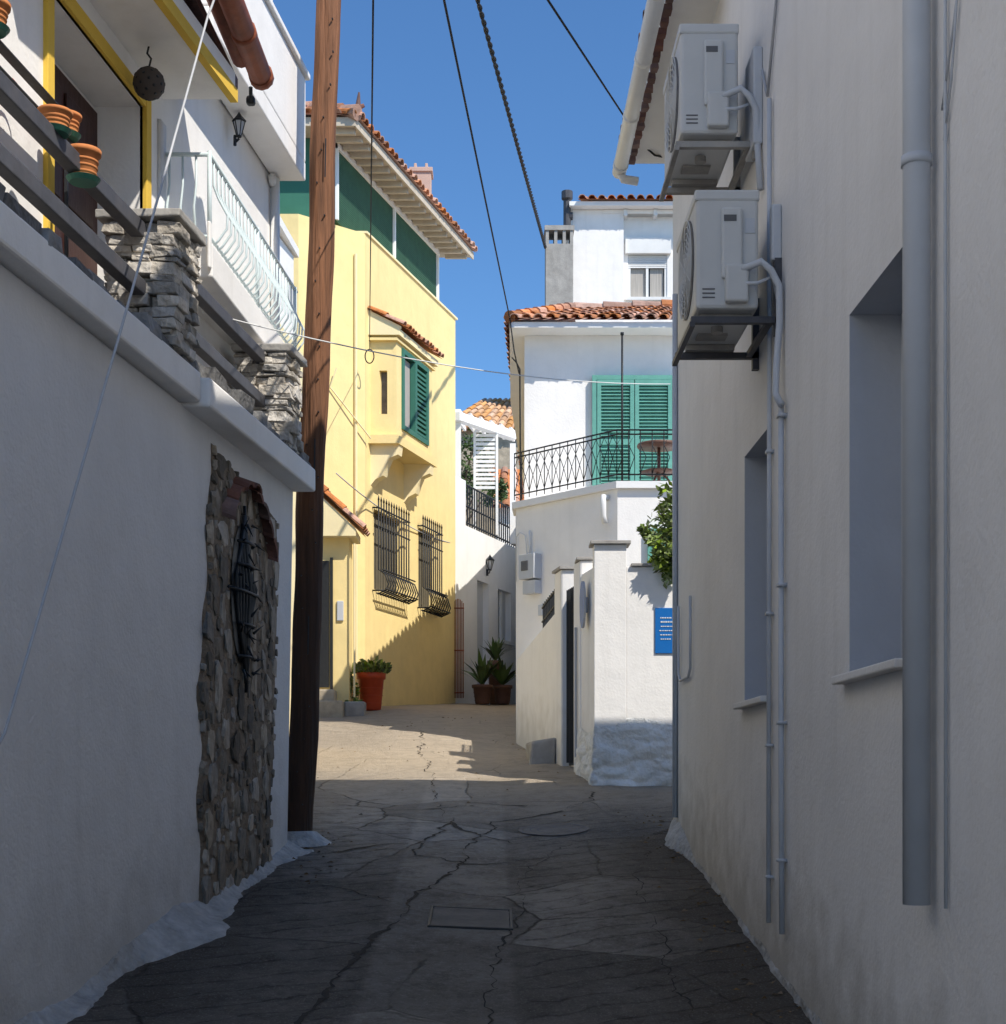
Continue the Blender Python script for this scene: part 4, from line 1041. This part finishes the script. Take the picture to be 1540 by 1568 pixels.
b = MB(); b.tube([(2.05, 39.9, 14.3), (2.05, 39.9, 15.3)], .1, 0, 10); b.tube([(2.05, 39.9, 15.35), (2.05, 39.9, 15.55)], .15, 0, 10); b.tube([(2.1, 39.9, 14.9), (2.2, 39.9, 14.9)], .1, 0, 10); b.build('flue', [ST], TH)

# ------------------------------------------------------------------ overhead cables
def cable(name, pts, r, mat, sag=0):
    b = MB(); P = []
    for a, c in zip(pts, pts[1:]):
        a = Vector(a); c = Vector(c)
        for k in range(12):
            t = k/12; p = a.lerp(c, t); p.z -= sag*4*t*(1-t); P.append(tuple(p))
    P.append(tuple(pts[-1])); b.tube(P, r, 0, 6); return b
c = cable('x', [(-.46, 6, 3.7), (-1.90, 23.7, 6.75)], .0055, CA)
c.tube([(-1.90+.07*math.sin(t), 23.7, 6.64+.11*math.cos(t)) for t in [k*.35 for k in range(19)]], .010, 0, 5)
c.build('overhead_cable', [CA], smooth=True)
cable('x', [(-.317, 8, 4.49), (.24, 18.36, 5.62), (.30, 18.4, 5.2), (.36, 18.6, 5.0)], .008, CA).build('overhead_cable', [CA], smooth=True)
b = MB()
A = Vector((-.19, 8, 4.6)); B2 = Vector((1.44, 39, 13.75))
for ph in (0, math.pi):
    b.tube([tuple(A.lerp(B2, (k/400)**1.6)+Vector((math.cos(k*.6+ph), 0, math.sin(k*.6+ph)))*(.0055+.015*(k/400))) for k in range(401)], [.0065+.018*(k/400) for k in range(401)], 0, 5)
b.build('overhead_cable', [CA], smooth=True)
c = cable('x', [(.12, 7, 3.85), (1.0, 11.05, 4.84), (1.2, 11.5, 4.86), (1.37, 11.62, 4.86)], .007, CA)
for k in range(3): c.tube([(1.05+.1*k+.04*math.cos(t), 11.3, 4.83+.03*math.sin(t)+.01*k) for t in [q*.7 for q in range(10)]], .008, 0, 5)
c.tube([(1.1, 11.3, 4.8), (1.25, 11.4, 4.72), (1.38, 11.6, 4.78)], .008, 0, 5)
c.build('overhead_cable', [CA], smooth=True)
cable('x', [(-1.76, 9.2, 2.85), (1.69, 14.1, 3.69)], .0045, CG, .12).build('overhead_cable', [PW], smooth=True)
cable('x', [(-1.44, 8.2, 4.5), (-1.50, 8.0, 4.06), (-1.76, 5.45, .16), (-1.95, 5.1, -.3)], .0065, CG, 0.03).build('guy_wire', [CG], smooth=True)
cable('x', [(-2.3, 22.5, 4.55), (-.75, 28.2, 4.4)], .010, CG, .15).build('overhead_cable', [CG], smooth=True)

# ------------------------------------------------------------------ light, sky, camera
S = Vector((.60, -.60, 1)).normalized()
sl = bpy.data.lights.new('sun', 'SUN'); sl.energy = 5.0; sl.angle = math.radians(.5); sl.color = (1, .94, .84)
so = bpy.data.objects.new('sun', sl); scene.collection.objects.link(so); so.rotation_mode = 'QUATERNION'; so.rotation_quaternion = S.to_track_quat('Z', 'Y')
w = bpy.data.worlds.new('World'); scene.world = w; w.use_nodes = True; nt = w.node_tree
sky = nt.nodes.new('ShaderNodeTexSky'); sky.sky_type = 'NISHITA'; sky.sun_disc = False
sky.sun_elevation = math.asin(S.z); sky.sun_rotation = math.atan2(S.x, S.y)
sky.air_density = 1.0; sky.dust_density = .1; sky.ozone_density = 2.5; sky.altitude = 0
tint = nt.nodes.new('ShaderNodeMixRGB'); tint.blend_type = 'MULTIPLY'; tint.inputs[0].default_value = 1; tint.inputs[2].default_value = (.83, 1.25, 1.62, 1)
nt.links.new(sky.outputs[0], tint.inputs[1])
nt.links.new(tint.outputs[0], nt.nodes['Background'].inputs[0]); nt.nodes['Background'].inputs[1].default_value = .10
cam = bpy.data.cameras.new('camera'); co = bpy.data.objects.new('camera', cam); scene.collection.objects.link(co)
co.location = (0, 0, 0); co.rotation_euler = (math.radians(90), 0, 0)
cam.sensor_fit = 'HORIZONTAL'; cam.sensor_width = 36; cam.lens = 36*2300/1540
cam.shift_x = 20/1540; cam.shift_y = 406/1540; cam.clip_end = 3000; cam.clip_start = .05
scene.camera = co
scene.view_settings.view_transform = 'Standard'; scene.view_settings.look = 'None'; scene.view_settings.exposure = 0
